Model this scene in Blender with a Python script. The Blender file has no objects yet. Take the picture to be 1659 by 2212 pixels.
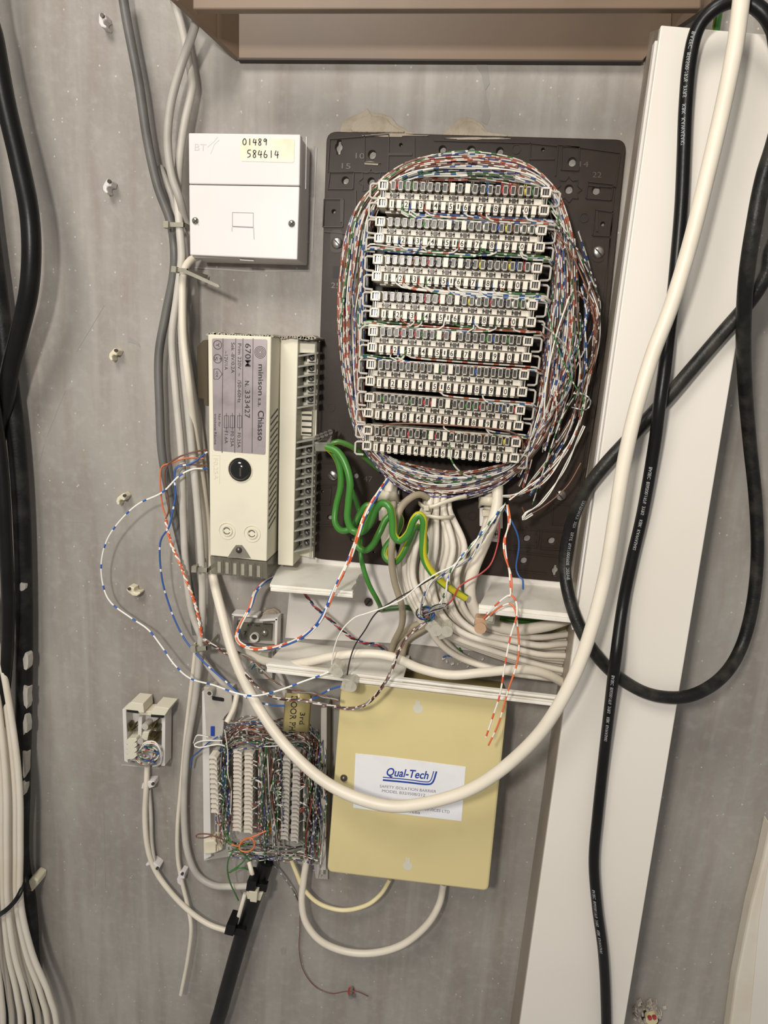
import bpy, math, random
from mathutils import Matrix, Vector
import numpy as np
random.seed(7)
C = bpy.context.scene.collection
# ---------------------------------------------------------------- camera
CX, CY, F = 829.5, 1106.0, 1450.0          # pixels of the 1659 x 2212 frame
D = 480.0                                   # camera to wall, mm
def _R(y, p, r):
    cy, sy, cp, sp, cr, sr = math.cos(y), math.sin(y), math.cos(p), math.sin(p), math.cos(r), math.sin(r)
    Ry = np.array([[cy,0,sy],[0,1,0],[-sy,0,cy]]); Rx = np.array([[1,0,0],[0,cp,-sp],[0,sp,cp]])
    Rz = np.array([[cr,-sr,0],[sr,cr,0],[0,0,1]])
    return Rz @ Rx @ Ry
M = _R(*[math.radians(a) for a in (6.45, 13.18, 3.61)])
cam = bpy.data.objects.new('camera', bpy.data.cameras.new('camera')); C.objects.link(cam)
cam.data.sensor_fit = 'HORIZONTAL'; cam.data.sensor_width = 36.0; cam.data.lens = F / 1659 * 36
cam.data.clip_start = 0.01
r_, d_, f_ = M[0], M[1], M[2]               # camera right, down, forward in (x right, y down, z into wall)
tow = lambda v: Vector((v[0], v[2], -v[1]))
mw = Matrix((tow(r_), -tow(d_), -tow(f_))).transposed().to_4x4()
mw.translation = Vector((0, -D/1000, 1.4))
cam.matrix_world = mw
bpy.context.scene.camera = cam
# ---------------------------------------------------------------- world, lamps, exposure
sc = bpy.context.scene
sc.view_settings.view_transform = 'Standard'; sc.view_settings.look = 'None'
sc.view_settings.gamma = 1; sc.view_settings.use_curve_mapping = False
sc.view_settings.exposure = 0.0
w = bpy.data.worlds.new('world'); sc.world = w; w.use_nodes = True
w.node_tree.nodes['Background'].inputs[0].default_value = (0.88, 0.86, 0.83, 1)
w.node_tree.nodes['Background'].inputs[1].default_value = 0.36
def area(name, loc, target, size, power, col):
    l = bpy.data.lights.new(name, 'AREA'); l.size = size; l.energy = power; l.color = col
    o = bpy.data.objects.new(name, l); C.objects.link(o); o.location = loc
    o.rotation_euler = (Vector(target) - Vector(loc)).to_track_quat('-Z', 'Y').to_euler()
    return o
area('phone_torch', (-0.14, -0.68, 1.53), (0.0, 0, 1.32), 0.05, 3.0, (1.0, 0.95, 0.88))
area('ceiling_lamp', (-0.45, -0.95, 2.30), (-0.05, 0, 1.35), 0.42, 11.0, (1.0, 0.94, 0.86))

# ---------------------------------------------------------------- helpers
def at(px, py, h=0.0):
    """pixel + height above the wall (mm) -> (x, h, z) in mm"""
    v = M.T @ np.array([(px-CX)/F, (py-CY)/F, 1.0])
    s = (D-h)/v[2]
    return (v[0]*s, h, -v[1]*s)
def W(p): return Vector((p[0]/1000, -p[1]/1000, 1.4+p[2]/1000))
def mm(px, h=0): return px*(D-h)/F
def lin(c):
    return tuple(((x/255)/12.92 if x/255 <= 0.04045 else ((x/255+0.055)/1.055)**2.4) for x in c) + (1,)
MATS = {}
def mat(name, rgb, rough=0.5, metal=0.0, var=0.0, bump=0.0, scale=60, alpha=1.0, spec=0.5, dirt=None, trans=0.0, coat=0.0, sub=0.0):
    m = bpy.data.materials.new(name); m.use_nodes = True; nt = m.node_tree; b = nt.nodes['Principled BSDF']
    b.inputs['Base Color'].default_value = lin(rgb); b.inputs['Roughness'].default_value = rough
    b.inputs['Metallic'].default_value = metal; b.inputs['Specular IOR Level'].default_value = spec
    b.inputs['Transmission Weight'].default_value = trans; b.inputs['Coat Weight'].default_value = coat
    b.inputs['Alpha'].default_value = alpha
    if var or bump or dirt:
        tc = nt.nodes.new('ShaderNodeTexCoord'); n = nt.nodes.new('ShaderNodeTexNoise')
        n.inputs['Scale'].default_value = scale; n.inputs['Detail'].default_value = 6
        nt.links.new(tc.outputs['Object'], n.inputs['Vector'])
        if var or dirt:
            mx = nt.nodes.new('ShaderNodeMix'); mx.data_type = 'RGBA'
            lo = dirt or tuple(x*(1-var) for x in rgb)
            mx.inputs[6].default_value = lin(rgb); mx.inputs[7].default_value = lin(lo)
            rp = nt.nodes.new('ShaderNodeMapRange'); rp.inputs[1].default_value = 0.45; rp.inputs[2].default_value = 0.75
            nt.links.new(n.outputs['Fac'], rp.inputs[0]); nt.links.new(rp.outputs[0], mx.inputs[0])
            nt.links.new(mx.outputs[2], b.inputs['Base Color'])
        if bump:
            bp = nt.nodes.new('ShaderNodeBump'); bp.inputs['Strength'].default_value = bump; bp.inputs['Distance'].default_value = 0.0006
            n2 = nt.nodes.new('ShaderNodeTexNoise'); n2.inputs['Scale'].default_value = scale*9
            nt.links.new(tc.outputs['Object'], n2.inputs['Vector'])
            nt.links.new(n2.outputs['Fac'], bp.inputs['Height']); nt.links.new(bp.outputs[0], b.inputs['Normal'])
    MATS[name] = m; return m
def stripe_mat(name, base, band, freq=95, duty=0.32, rough=0.42):
    """wire insulation: bands of a second colour along the wire (UV.x = metres along it)"""
    m = bpy.data.materials.new(name); m.use_nodes = True; nt = m.node_tree; b = nt.nodes['Principled BSDF']
    b.inputs['Roughness'].default_value = rough
    uv = nt.nodes.new('ShaderNodeUVMap'); sp = nt.nodes.new('ShaderNodeSeparateXYZ'); nt.links.new(uv.outputs[0], sp.inputs[0])
    a = nt.nodes.new('ShaderNodeMath'); a.operation = 'MULTIPLY'; a.inputs[1].default_value = freq; nt.links.new(sp.outputs[0], a.inputs[0])
    fr = nt.nodes.new('ShaderNodeMath'); fr.operation = 'FRACT'; nt.links.new(a.outputs[0], fr.inputs[0])
    lt = nt.nodes.new('ShaderNodeMath'); lt.operation = 'LESS_THAN'; lt.inputs[1].default_value = duty; nt.links.new(fr.outputs[0], lt.inputs[0])
    mx = nt.nodes.new('ShaderNodeMix'); mx.data_type = 'RGBA'; mx.inputs[6].default_value = lin(base); mx.inputs[7].default_value = lin(band)
    nt.links.new(lt.outputs[0], mx.inputs[0]); nt.links.new(mx.outputs[2], b.inputs['Base Color'])
    MATS[name] = m; return m
def earth_mat(name, g, y):
    m = bpy.data.materials.new(name); m.use_nodes = True; nt = m.node_tree; b = nt.nodes['Principled BSDF']
    b.inputs['Roughness'].default_value = 0.35
    uv = nt.nodes.new('ShaderNodeUVMap'); sp = nt.nodes.new('ShaderNodeSeparateXYZ'); nt.links.new(uv.outputs[0], sp.inputs[0])
    a = nt.nodes.new('ShaderNodeMath'); a.operation = 'MULTIPLY_ADD'; a.inputs[1].default_value = 3.2
    nt.links.new(sp.outputs[0], a.inputs[0]); nt.links.new(sp.outputs[1], a.inputs[2])
    fr = nt.nodes.new('ShaderNodeMath'); fr.operation = 'FRACT'; o_ = nt.nodes.new('ShaderNodeMath'); o_.inputs[1].default_value = 0.40; nt.links.new(a.outputs[0], o_.inputs[0]); nt.links.new(o_.outputs[0], fr.inputs[0])
    lt = nt.nodes.new('ShaderNodeMath'); lt.operation = 'LESS_THAN'; lt.inputs[1].default_value = 0.30; nt.links.new(fr.outputs[0], lt.inputs[0])
    mx = nt.nodes.new('ShaderNodeMix'); mx.data_type = 'RGBA'; mx.inputs[6].default_value = lin(g); mx.inputs[7].default_value = lin(y)
    nt.links.new(lt.outputs[0], mx.inputs[0]); nt.links.new(mx.outputs[2], b.inputs['Base Color'])
    MATS[name] = m; return m

class MB:
    """collects shapes (mm) into one mesh"""
    def __init__(s): s.v = []; s.f = []; s.mi = []; s.uv = {}; s.sm = []
    def add(s, vs, fs, mi=0, smooth=False, uvs=None):
        o = len(s.v); s.v += [tuple(p) for p in vs]
        for k, f in enumerate(fs):
            if uvs: s.uv[len(s.f)] = uvs[k]
            s.f.append([i+o for i in f]); s.mi.append(mi); s.sm.append(smooth)
    def build(s, name, mats, parent=None, anchor=None, bevel=0, **props):
        me = bpy.data.meshes.new(name)
        if not isinstance(mats, (list, tuple)): mats = [mats]
        pa = Vector(parent['_a']) if parent is not None and '_a' in parent else None
        if pa is not None: a = pa
        elif anchor is not None: a = W(anchor)
        else:
            n = len(s.v); lo = [min(p[i] for p in s.v) for i in range(3)]; hi = [max(p[i] for p in s.v) for i in range(3)]
            a = W(((lo[0]+hi[0])/2, lo[1], (lo[2]+hi[2])/2))
        me.from_pydata([tuple(W(p)-a) for p in s.v], [], s.f)
        for m in mats: me.materials.append(MATS[m] if isinstance(m, str) else m)
        me.polygons.foreach_set('material_index', s.mi); me.polygons.foreach_set('use_smooth', s.sm)
        if s.uv:
            ul = me.uv_layers.new(name='UVMap')
            for p in me.polygons:
                u = s.uv.get(p.index)
                if u:
                    for k, li in enumerate(p.loop_indices): ul.data[li].uv = u[k]
        me.update()
        o = bpy.data.objects.new(name, me); C.objects.link(o)
        if parent is None: o.location = a; o['_a'] = list(a)
        else: o.parent = parent; o['_a'] = list(a)
        if bevel:
            b = o.modifiers.new('bevel', 'BEVEL'); b.width = bevel/1000; b.segments = 2; b.limit_method = 'ANGLE'; b.angle_limit = 0.7
        for k, v in props.items(): o[k] = v
        return o
def tag(o, label=None, cat=None, group=None, kind=None):
    if label: o['label'] = label
    if cat: o['category'] = cat
    if group: o['group'] = group
    if kind: o['kind'] = kind
    return o
def thing(name, p, label, cat, group=None):
    o = bpy.data.objects.new(name, None); C.objects.link(o); o.empty_display_size = 0.01
    o.location = W(p); o['_a'] = list(W(p)); tag(o, label, cat, group); return o

ORD = ['first','second','third','fourth','fifth','sixth','seventh','eighth','ninth','tenth','eleventh','twelfth','thirteenth','fourteenth','fifteenth']
# -- shapes
def prism3(mb, poly, h0, h1, mi=0):
    """poly: list of (x,z) mm, ccw seen from the camera or not"""
    n = len(poly)
    ar = sum(poly[i][0]*poly[(i+1)%n][1]-poly[(i+1)%n][0]*poly[i][1] for i in range(n))
    if ar < 0: poly = poly[::-1]
    vs = [(x, h1, z) for x, z in poly] + [(x, h0, z) for x, z in poly]
    fs = [list(range(n)), list(range(2*n-1, n-1, -1))] + [[i, i+n, (i+1) % n+n, (i+1) % n] for i in range(n)]
    mb.add(vs, fs, mi)
def prism(mb, pix, h0, h1, mi=0):
    prism3(mb, [(lambda q: (q[0], q[2]))(at(x, y, h1)) for x, y in pix], h0, h1, mi)
def rpoly(pix, r, n=5):
    """polygon with rounded corners, in pixels"""
    out = []; k = len(pix)
    for i in range(k):
        p = Vector(pix[i]); a = Vector(pix[i-1]); b = Vector(pix[(i+1) % k])
        da = (a-p).normalized(); db = (b-p).normalized(); s = p+da*r; e = p+db*r
        for j in range(n+1):
            t = j/n; q = s*(1-t)**2 + p*2*t*(1-t) + e*t*t; out.append((q.x, q.y))
    return out
def cyl(mb, px, py, r, h0, h1, n=16, mi=0, taper=1.0, smooth=True):
    c = at(px, py, h1); R = mm(r, h1)
    vs = [(c[0]+R*taper*math.cos(2*math.pi*i/n), h1, c[2]+R*taper*math.sin(2*math.pi*i/n)) for i in range(n)]
    vs += [(c[0]+R*math.cos(2*math.pi*i/n), h0, c[2]+R*math.sin(2*math.pi*i/n)) for i in range(n)]
    mb.add(vs, [list(range(n))], mi); mb.add(vs, [[i, i+n, (i+1) % n+n, (i+1) % n] for i in range(n)], mi, smooth)
def dome(mb, px, py, r, h0, hh, n=16, mi=0, k=4):
    c = at(px, py, h0); R = mm(r, h0); vs = []; fs = []
    for j in range(k):
        a = math.pi/2*j/k
        vs += [(c[0]+R*math.cos(a)*math.cos(2*math.pi*i/n), h0+hh*math.sin(a), c[2]+R*math.cos(a)*math.sin(2*math.pi*i/n)) for i in range(n)]
    vs.append((c[0], h0+hh, c[2]))
    for j in range(k-1):
        fs += [[j*n+i, j*n+(i+1) % n, (j+1)*n+(i+1) % n, (j+1)*n+i] for i in range(n)]
    fs += [[(k-1)*n+i, (k-1)*n+(i+1) % n, k*n] for i in range(n)]
    mb.add(vs, fs, mi, True)
def ring(mb, px, py, r0, r1, h0, h1, n=24, mi=0, a0=0, a1=360):
    c = at(px, py, h1); A = mm(r0, h1); B = mm(r1, h1); full = (a1-a0 >= 360)
    k = n if full else n+1; vs = []
    for i in range(k):
        t = math.radians(a0+(a1-a0)*i/n); cs, sn = math.cos(t), math.sin(t)
        vs += [(c[0]+A*cs, h1, c[2]+A*sn), (c[0]+B*cs, h1, c[2]+B*sn), (c[0]+B*cs, h0, c[2]+B*sn), (c[0]+A*cs, h0, c[2]+A*sn)]
    fs = []
    for i in range(n):
        a = i*4; b = ((i+1) % k)*4
        fs += [[a, b, b+1, a+1][::-1], [a+1, b+1, b+2, a+2][::-1], [a+3, a, b, b+3][::-1]]
    mb.add(vs, fs, mi)
def box3(mb, x0, x1, h0, h1, z0, z1, mi=0):
    prism3(mb, [(x0, z0), (x1, z0), (x1, z1), (x0, z1)], h0, h1, mi)
def hexa(mb, a, b, mi=0):
    """two quads of 3d points"""
    mb.add(list(a)+list(b), [[0,1,2,3],[7,6,5,4],[0,4,5,1],[1,5,6,2],[2,6,7,3],[3,7,4,0]], mi)
def qm(TL, TR, BR, BL):
    def f(u, v):
        return ((TL[0]*(1-u)+TR[0]*u)*(1-v)+(BL[0]*(1-u)+BR[0]*u)*v, (TL[1]*(1-u)+TR[1]*u)*(1-v)+(BL[1]*(1-u)+BR[1]*u)*v)
    return f
def qrect(q, u0, v0, u1, v1): return [q(u0, v0), q(u1, v0), q(u1, v1), q(u0, v1)]
def line(mb, p, q, wd, h0, h1, mi=0):
    d = Vector((q[0]-p[0], q[1]-p[1])).normalized(); n = Vector((-d.y, d.x))*wd/2
    prism(mb, [(p[0]+n.x, p[1]+n.y), (q[0]+n.x, q[1]+n.y), (q[0]-n.x, q[1]-n.y), (p[0]-n.x, p[1]-n.y)], h0, h1, mi)
def poly_line(mb, pts, wd, h0, h1, mi=0):
    for a, b in zip(pts, pts[1:]): line(mb, a, b, wd, h0, h1, mi)
# -- text
_T = {}
def glyphs(s, bold):
    k = (s, bold)
    if k not in _T:
        cu = bpy.data.curves.new('t', 'FONT'); cu.body = s; cu.size = 1; cu.offset = bold; cu.resolution_u = 3; cu.fill_mode = 'FRONT'
        o = bpy.data.objects.new('t', cu); C.objects.link(o)
        me = o.to_mesh(); vs = [tuple(v.co) for v in me.vertices]; fs = [list(p.vertices) for p in me.polygons]
        o.to_mesh_clear(); bpy.data.objects.remove(o); bpy.data.curves.remove(cu); _T[k] = (vs, fs)
    return _T[k]
def text(mb, s, p0, p1, cap, h, mi=0, bold=0.0, shear=0.0):
    """flat print from pixel p0 to p1 (baseline) on the plane at height h"""
    vs, fs = glyphs(s, bold)
    if not vs: return
    x0 = min(v[0] for v in vs); x1 = max(v[0] for v in vs)
    d = Vector((p1[0]-p0[0], p1[1]-p0[1])); L = d.length; d.normalize(); up = Vector((d.y, -d.x))
    out = []
    for v in vs:
        t = (v[0]-x0)/(x1-x0)*L; u = v[1]/0.70*cap
        q = Vector(p0)+d*(t+u*shear)+up*u; out.append(at(q.x, q.y, h))
    mb.add(out, fs, mi)
# -- tubes
def cr(pts, step=7.0):
    """catmull-rom through (px,py,h)"""
    P = [tuple(p) if len(p) == 3 else tuple(p)+(0,) for p in pts]; out = []
    P = [tuple(2*P[0][i]-P[1][i] for i in range(3))]+P+[tuple(2*P[-1][i]-P[-2][i] for i in range(3))]
    for i in range(1, len(P)-2):
        a, b, c, d = P[i-1:i+3]; n = max(2, int(math.hypot(c[0]-b[0], c[1]-b[1])/step))
        for k in range(n):
            t = k/n
            out.append(tuple(0.5*(2*b[j]+(c[j]-a[j])*t+(2*a[j]-5*b[j]+4*c[j]-d[j])*t*t+(3*b[j]-a[j]-3*c[j]+d[j])*t**3) for j in range(3)))
    out.append(P[-2]); return out
def tube3(mb, P, r, n=8, mi=0, u0=0.0, cap=True):
    P = [Vector(p) for p in P]; N = len(P)
    if N < 2: return
    rr = r if hasattr(r, '__len__') else [r]*N
    nrm = None; vs = []; L = u0; us = []
    for i in range(N):
        t = (P[min(i+1, N-1)]-P[max(i-1, 0)]); t.normalize()
        if nrm is None:
            nrm = Vector((0, 1, 0)); nrm = (nrm-t*nrm.dot(t)); nrm = nrm.normalized() if nrm.length > 1e-3 else Vector((1, 0, 0))
        else: nrm = (nrm-t*nrm.dot(t)).normalized()
        b = t.cross(nrm)
        if i: L += (P[i]-P[i-1]).length/1000
        us.append(L)
        for k in range(n):
            a = 2*math.pi*k/n; vs.append(tuple(P[i]+(nrm*math.cos(a)+b*math.sin(a))*rr[i]))
    fs = []; uvs = []
    for i in range(N-1):
        for k in range(n):
            k2 = (k+1) % n
            fs.append([i*n+k, i*n+k2, (i+1)*n+k2, (i+1)*n+k])
            uvs.append([(us[i], k/n), (us[i], (k+1)/n), (us[i+1], (k+1)/n), (us[i+1], k/n)])
    mb.add(vs, fs, mi, True, uvs)
    if cap: mb.add(vs[:n], [list(range(n-1, -1, -1))], mi); mb.add(vs[-n:], [list(range(n))], mi)
def tube(mb, pts, rpx, n=8, mi=0, step=7, u0=0.0, h=None):
    if h is not None: pts = [(p[0], p[1], h if len(p) < 3 else p[2]) for p in pts]
    Q = cr(pts, step); tube3(mb, [at(*q) for q in Q], mm(rpx, pts[len(pts)//2][2]), n, mi, u0)
def twist(mb, pts, rpx, mis, pitch=26, step=5, n=5, spread=1.05, u0=0.0):
    """len(mis) wires twisted round one path"""
    Q = cr(pts, step); hm = pts[len(pts)//2][2]; r = mm(rpx, hm); P = [Vector(at(*q)) for q in Q]; k = len(mis)
    ph0 = random.random()*6.28
    for j, mi in enumerate(mis):
        out = []; L = 0
        for i, p in enumerate(P):
            t = (P[min(i+1, len(P)-1)]-P[max(i-1, 0)]).normalized()
            s = t.cross(Vector((0, 1, 0))); s = s.normalized() if s.length > 1e-3 else Vector((1, 0, 0)); b = t.cross(s)
            if i: L += (P[i]-P[i-1]).length
            a = ph0+2*math.pi*j/k+2*math.pi*L/mm(pitch)
            out.append(p+(s*math.cos(a)+b*math.sin(a))*r*spread*(1 if k < 3 else 1.25))
        tube3(mb, out, r, n, mi, u0+random.random())
def cable(name, label, cat, pts, rpx, m, h=None, n=12, group=None, step=7):
    mb = MB(); tube(mb, pts, rpx, n, 0, step, 0.0, h)
    o = mb.build(name, m); return tag(o, label, cat, group)
def print_on(mb, pts, rpx, s, start, cap, side=0.0, h=None, flip=False):
    """lettering wrapped on a cable, start = px along the path"""
    if h is not None: pts = [(p[0], p[1], h if len(p) < 3 else p[2]) for p in pts]
    P = [Vector(at(*q)) for q in cr(pts, 4)]
    if flip: P = P[::-1]
    r = mm(rpx, pts[len(pts)//2][2])*1.02; A = [0]
    for a, b in zip(P, P[1:]): A.append(A[-1]+(b-a).length)
    vs, fs = glyphs(s, 0.01); sc_ = mm(cap)/0.7; x0 = mm(start); out = []
    import bisect
    for v in vs:
        s_ = min(max(x0+v[0]*sc_, 0), A[-1]-0.01); i = max(0, min(bisect.bisect_right(A, s_)-1, len(P)-2)); t = (s_-A[i])/max(A[i+1]-A[i], 1e-6)
        p = P[i].lerp(P[i+1], t); tg = (P[min(i+2, len(P)-1)]-P[max(i-1, 0)]).normalized()
        front = Vector((0, 1, 0)); front = (front-tg*front.dot(tg)).normalized(); sd = front.cross(tg)
        a = side+(v[1]*sc_-mm(cap)/2)/r
        # sd points to the reader's "up" side of the lettering
        out.append(p+front*math.cos(a)*r-sd*math.sin(a)*r*-1)
    mb.add(out, fs, 0)
# -- materials
mat('black_plastic', (14, 13, 13), 0.4, spec=0.3, var=0.3, bump=0.08, scale=50)
mat('black_cable', (11, 11, 11), 0.36, dirt=(22, 21, 20), bump=0.1, scale=40, spec=0.3)
mat('dusty_black', (20, 20, 19), 0.42, dirt=(58, 55, 49), bump=0.3, scale=70, spec=0.3)
mat('old_black', (16, 16, 16), 0.5, dirt=(52, 50, 47), bump=0.3, scale=60, spec=0.3)
mat('white_cable', (220, 211, 194), 0.45, var=0.06, scale=30)
mat('bundle_white', (216, 208, 194), 0.5, dirt=(205, 194, 172), scale=22)
mat('cream_cable', (228, 214, 168), 0.5, var=0.08)
mat('grey_cable', (168, 163, 154), 0.5, var=0.12, scale=35)
mat('pale_grey_cable', (192, 186, 176), 0.5, var=0.12, scale=35)
mat('dark_grey_cable', (102, 101, 97), 0.45, var=0.2, scale=35)
mat('beige_cable', (158, 146, 124), 0.5, var=0.15)
mat('white_plastic', (214, 209, 203), 0.45, var=0.04, scale=25)
mat('bright_plastic', (216, 210, 208), 0.4, var=0.02, scale=20)
mat('strip_white', (216, 208, 193), 0.42, var=0.05, scale=60)
mat('strip_shade', (190, 184, 172), 0.4, var=0.08, scale=60)
mat('frame_pale', (176, 170, 158), 0.35); mat('ivory', (214, 208, 188), 0.45, var=0.04, scale=25)
mat('clear_plastic', (150, 146, 134), 0.15, alpha=0.42, var=0.1)
mat('smoke_plastic', (122, 118, 104), 0.2, alpha=0.62, var=0.2)
mat('fin_plastic', (150, 150, 140), 0.3, alpha=0.85, var=0.1)
mat('window_dark', (66, 63, 57), 0.3, var=0.4, scale=300)
mat('dark', (22, 20, 18), 0.6); mat('contact_dark', (58, 51, 42), 0.35, metal=0.3, var=0.5, scale=400)
mat('ink', (22, 20, 20), 0.6)
mat('grey_ink', (128, 122, 132), 0.6)
mat('faint_ink', (196, 190, 190), 0.6)
mat('white_ink', (150, 152, 152), 0.5)
mat('blue_ink', (28, 62, 150), 0.5)
mat('label_metal', (158, 148, 150), 0.36, metal=0.35, var=0.14, scale=90)
mat('steel', (180, 176, 168), 0.28, metal=0.9, var=0.2, scale=200)
mat('dark_steel', (104, 98, 90), 0.35, metal=0.8, var=0.3, scale=200)
mat('copper', (190, 120, 80), 0.35, metal=0.7)
mat('plate_brown', (46, 37, 31), 0.45, dirt=(56, 47, 40), bump=0.05, scale=40, spec=0.22)
mat('plate_relief', (50, 41, 34), 0.4, spec=0.25)
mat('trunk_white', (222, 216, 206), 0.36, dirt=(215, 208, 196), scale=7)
mat('trunk_white_shaded', (160, 148, 132), 0.5, var=0.06, scale=20)  # side of the white trunking, its shade painted in as taupe
mat('rail_white', (226, 222, 212), 0.4, dirt=(206, 199, 184), scale=40)
mat('brown_paint', (118, 98, 79), 0.42, var=0.1, scale=14, bump=0.04)
mat('dark_gap', (52, 42, 34), 0.6)
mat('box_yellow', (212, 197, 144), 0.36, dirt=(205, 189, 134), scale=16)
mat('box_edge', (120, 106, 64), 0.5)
mat('paper', (230, 230, 232), 0.55, var=0.03, scale=60)
mat('sticker', (232, 222, 200), 0.6, dirt=(216, 202, 172), scale=80)
mat('tag_tape', (166, 152, 102), 0.3, alpha=0.93, var=0.12, scale=60)
mat('plaster', (176, 164, 146), 0.9, dirt=(150, 136, 118), bump=1.0, scale=80)
mat('dust', (168, 160, 146), 0.95, dirt=(140, 132, 120), bump=1.0, scale=180)
mat('nylon', (214, 206, 184), 0.35, alpha=0.85)
mat('grey_tie', (150, 146, 130), 0.4, var=0.2)
mat('clip_cream', (222, 214, 188), 0.45, var=0.05)
mat('frame_grey', (186, 180, 170), 0.5, var=0.1, scale=40)
mat('gel', (204, 200, 184), 0.08, alpha=0.5)
mat('gel_orange', (196, 160, 128), 0.15, alpha=0.75)
mat('knob_black', (14, 13, 12), 0.1, coat=0.6)
mat('red_plug', (180, 50, 50), 0.5)
mat('debris', (200, 190, 176), 0.9, dirt=(110, 100, 92), bump=1.0, scale=200)
earth_mat('earth', (60, 122, 44), (186, 178, 36))
earth_mat('earth_old', (72, 118, 52), (176, 172, 60))
mat('green_dark', (48, 84, 38), 0.45)
for nm, a, b in (('w_blue', (206, 202, 194), (46, 82, 138)), ('w_orange', (206, 200, 190), (166, 84, 58)), ('w_green', (198, 196, 184), (58, 104, 54)),
                 ('w_brown', (208, 198, 186), (112, 62, 48)), ('blue_w', (54, 82, 130), (196, 194, 190)), ('orange_w', (150, 78, 58), (196, 190, 180)),
                 ('green_w', (58, 106, 58), (206, 204, 192)), ('brown_w', (110, 68, 54), (206, 196, 184)), ('violet_w', (78, 72, 128), (206, 204, 204)),
                 ('grey_w', (122, 122, 120), (214, 210, 202)), ('black_w', (36, 32, 34), (186, 170, 160))):
    stripe_mat(nm, a, b, 100 if nm[0] == 'w' else 120, 0.34 if nm[0] == 'w' else 0.2)
mat('wire_red_dull', (128, 62, 54), 0.4); mat('wire_white', (224, 220, 210), 0.45); mat('wire_blue', (48, 88, 150), 0.4); mat('wire_red', (168, 58, 60), 0.4)
mat('wire_brown', (112, 76, 58), 0.4); mat('wire_orange', (206, 112, 66), 0.4); mat('wire_green', (62, 112, 56), 0.4)
mat('wire_black', (34, 30, 32), 0.4); mat('wire_yellow', (196, 182, 60), 0.4); mat('wire_grey', (140, 138, 130), 0.4)
stripe_mat('wo_bright', (232, 226, 214), (214, 92, 56), 70, 0.35); stripe_mat('ow_bright', (216, 112, 72), (232, 222, 206), 60, 0.25)
stripe_mat('wb_bright', (232, 230, 222), (40, 92, 176), 56, 0.2); stripe_mat('bw_bright', (52, 90, 158), (226, 224, 222), 56, 0.12)
WN = ['white and blue', 'white and orange', 'white and green', 'white and brown', 'blue', 'orange', 'green', 'brown', 'violet', 'grey', 'black and white', 'white', 'plain brown', 'plain grey']
def where(P, cx=985, cy=700):
    x = sum(p[0] for p in P)/len(P)-cx; y = sum(p[1] for p in P)/len(P)-cy
    v = 'upper' if y < -60 else 'lower' if y > 60 else 'middle'; h = 'left' if x < -60 else 'right' if x > 60 else 'central'
    return v+' '+h
WM = ['w_blue', 'w_orange', 'w_green', 'w_brown', 'blue_w', 'orange_w', 'green_w', 'brown_w', 'violet_w', 'grey_w', 'black_w', 'wire_white', 'wire_brown', 'wire_grey']

# ---------------------------------------------------------------- wall
def wall_material():
    m = bpy.data.materials.new('wall_paint'); m.use_nodes = True; nt = m.node_tree; b = nt.nodes['Principled BSDF']; N = nt.nodes.new; L = nt.links.new
    b.inputs['Roughness'].default_value = 0.5; b.inputs['Specular IOR Level'].default_value = 0.4
    tc = N('ShaderNodeTexCoord')
    def noise(scale, sx=1, sz=1, det=5, rough=0.55):
        mp = N('ShaderNodeMapping'); mp.inputs['Scale'].default_value = (sx, 1, sz); L(tc.outputs['Object'], mp.inputs[0])
        n = N('ShaderNodeTexNoise'); n.inputs['Scale'].default_value = scale; n.inputs['Detail'].default_value = det; n.inputs['Roughness'].default_value = rough
        L(mp.outputs[0], n.inputs['Vector']); return n
    def rng(o, a, c_, lo=0, hi=1):
        r = N('ShaderNodeMapRange'); r.inputs[1].default_value = a; r.inputs[2].default_value = c_; r.inputs[3].default_value = lo; r.inputs[4].default_value = hi
        L(o, r.inputs[0]); return r.outputs[0]
    def mix(fac, a, bcol):
        x = N('ShaderNodeMix'); x.data_type = 'RGBA'; L(fac, x.inputs[0])
        if isinstance(a, tuple): x.inputs[6].default_value = lin(a)
        else: L(a, x.inputs[6])
        x.inputs[7].default_value = lin(bcol); return x.outputs[2]
    c = mix(rng(noise(5).outputs['Fac'], 0.35, 0.65), (141, 135, 129), (166, 161, 153))
    c = mix(rng(noise(9, 6, 0.7).outputs['Fac'], 0.46, 0.74, 0, 0.7), c, (130, 119, 109))
    c = mix(rng(noise(7, 9, 0.5).outputs['Fac'], 0.55, 0.8, 0, 0.55), c, (178, 174, 166))
    c = mix(rng(noise(120, 1, 1, 3).outputs['Fac'], 0.5, 0.8, 0, 0.35), c, (178, 174, 168))
    v = N('ShaderNodeTexVoronoi'); v.inputs['Scale'].default_value = 170; L(tc.outputs['Object'], v.inputs['Vector'])
    s1 = rng(v.outputs['Distance'], 0.05, 0.13, 0.8, 0)
    g = N('ShaderNodeMath'); g.operation = 'GREATER_THAN'; g.inputs[1].default_value = 0.62
    sp = N('ShaderNodeSeparateColor'); L(v.outputs['Color'], sp.inputs[0]); L(sp.outputs[0], g.inputs[0])
    ml = N('ShaderNodeMath'); ml.operation = 'MULTIPLY'; L(s1, ml.inputs[0]); L(g.outputs[0], ml.inputs[1])
    c = mix(ml.outputs[0], c, (206, 202, 194))
    L(c, b.inputs['Base Color'])
    bp = N('ShaderNodeBump'); bp.inputs['Strength'].default_value = 0.25; bp.inputs['Distance'].default_value = 0.0008
    L(noise(260, 1, 1, 4).outputs['Fac'], bp.inputs['Height']); L(bp.outputs[0], b.inputs['Normal'])
    return m
MATS['wall_paint'] = wall_material()
mb = MB(); box3(mb, -1100, 900, -30, 0, -1100, 800)
wall = mb.build('wall_back', 'wall_paint', anchor=(0, 0, 0)); tag(wall, 'grey painted wall with fine white specks and vertical streaks', kind='structure')
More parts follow.
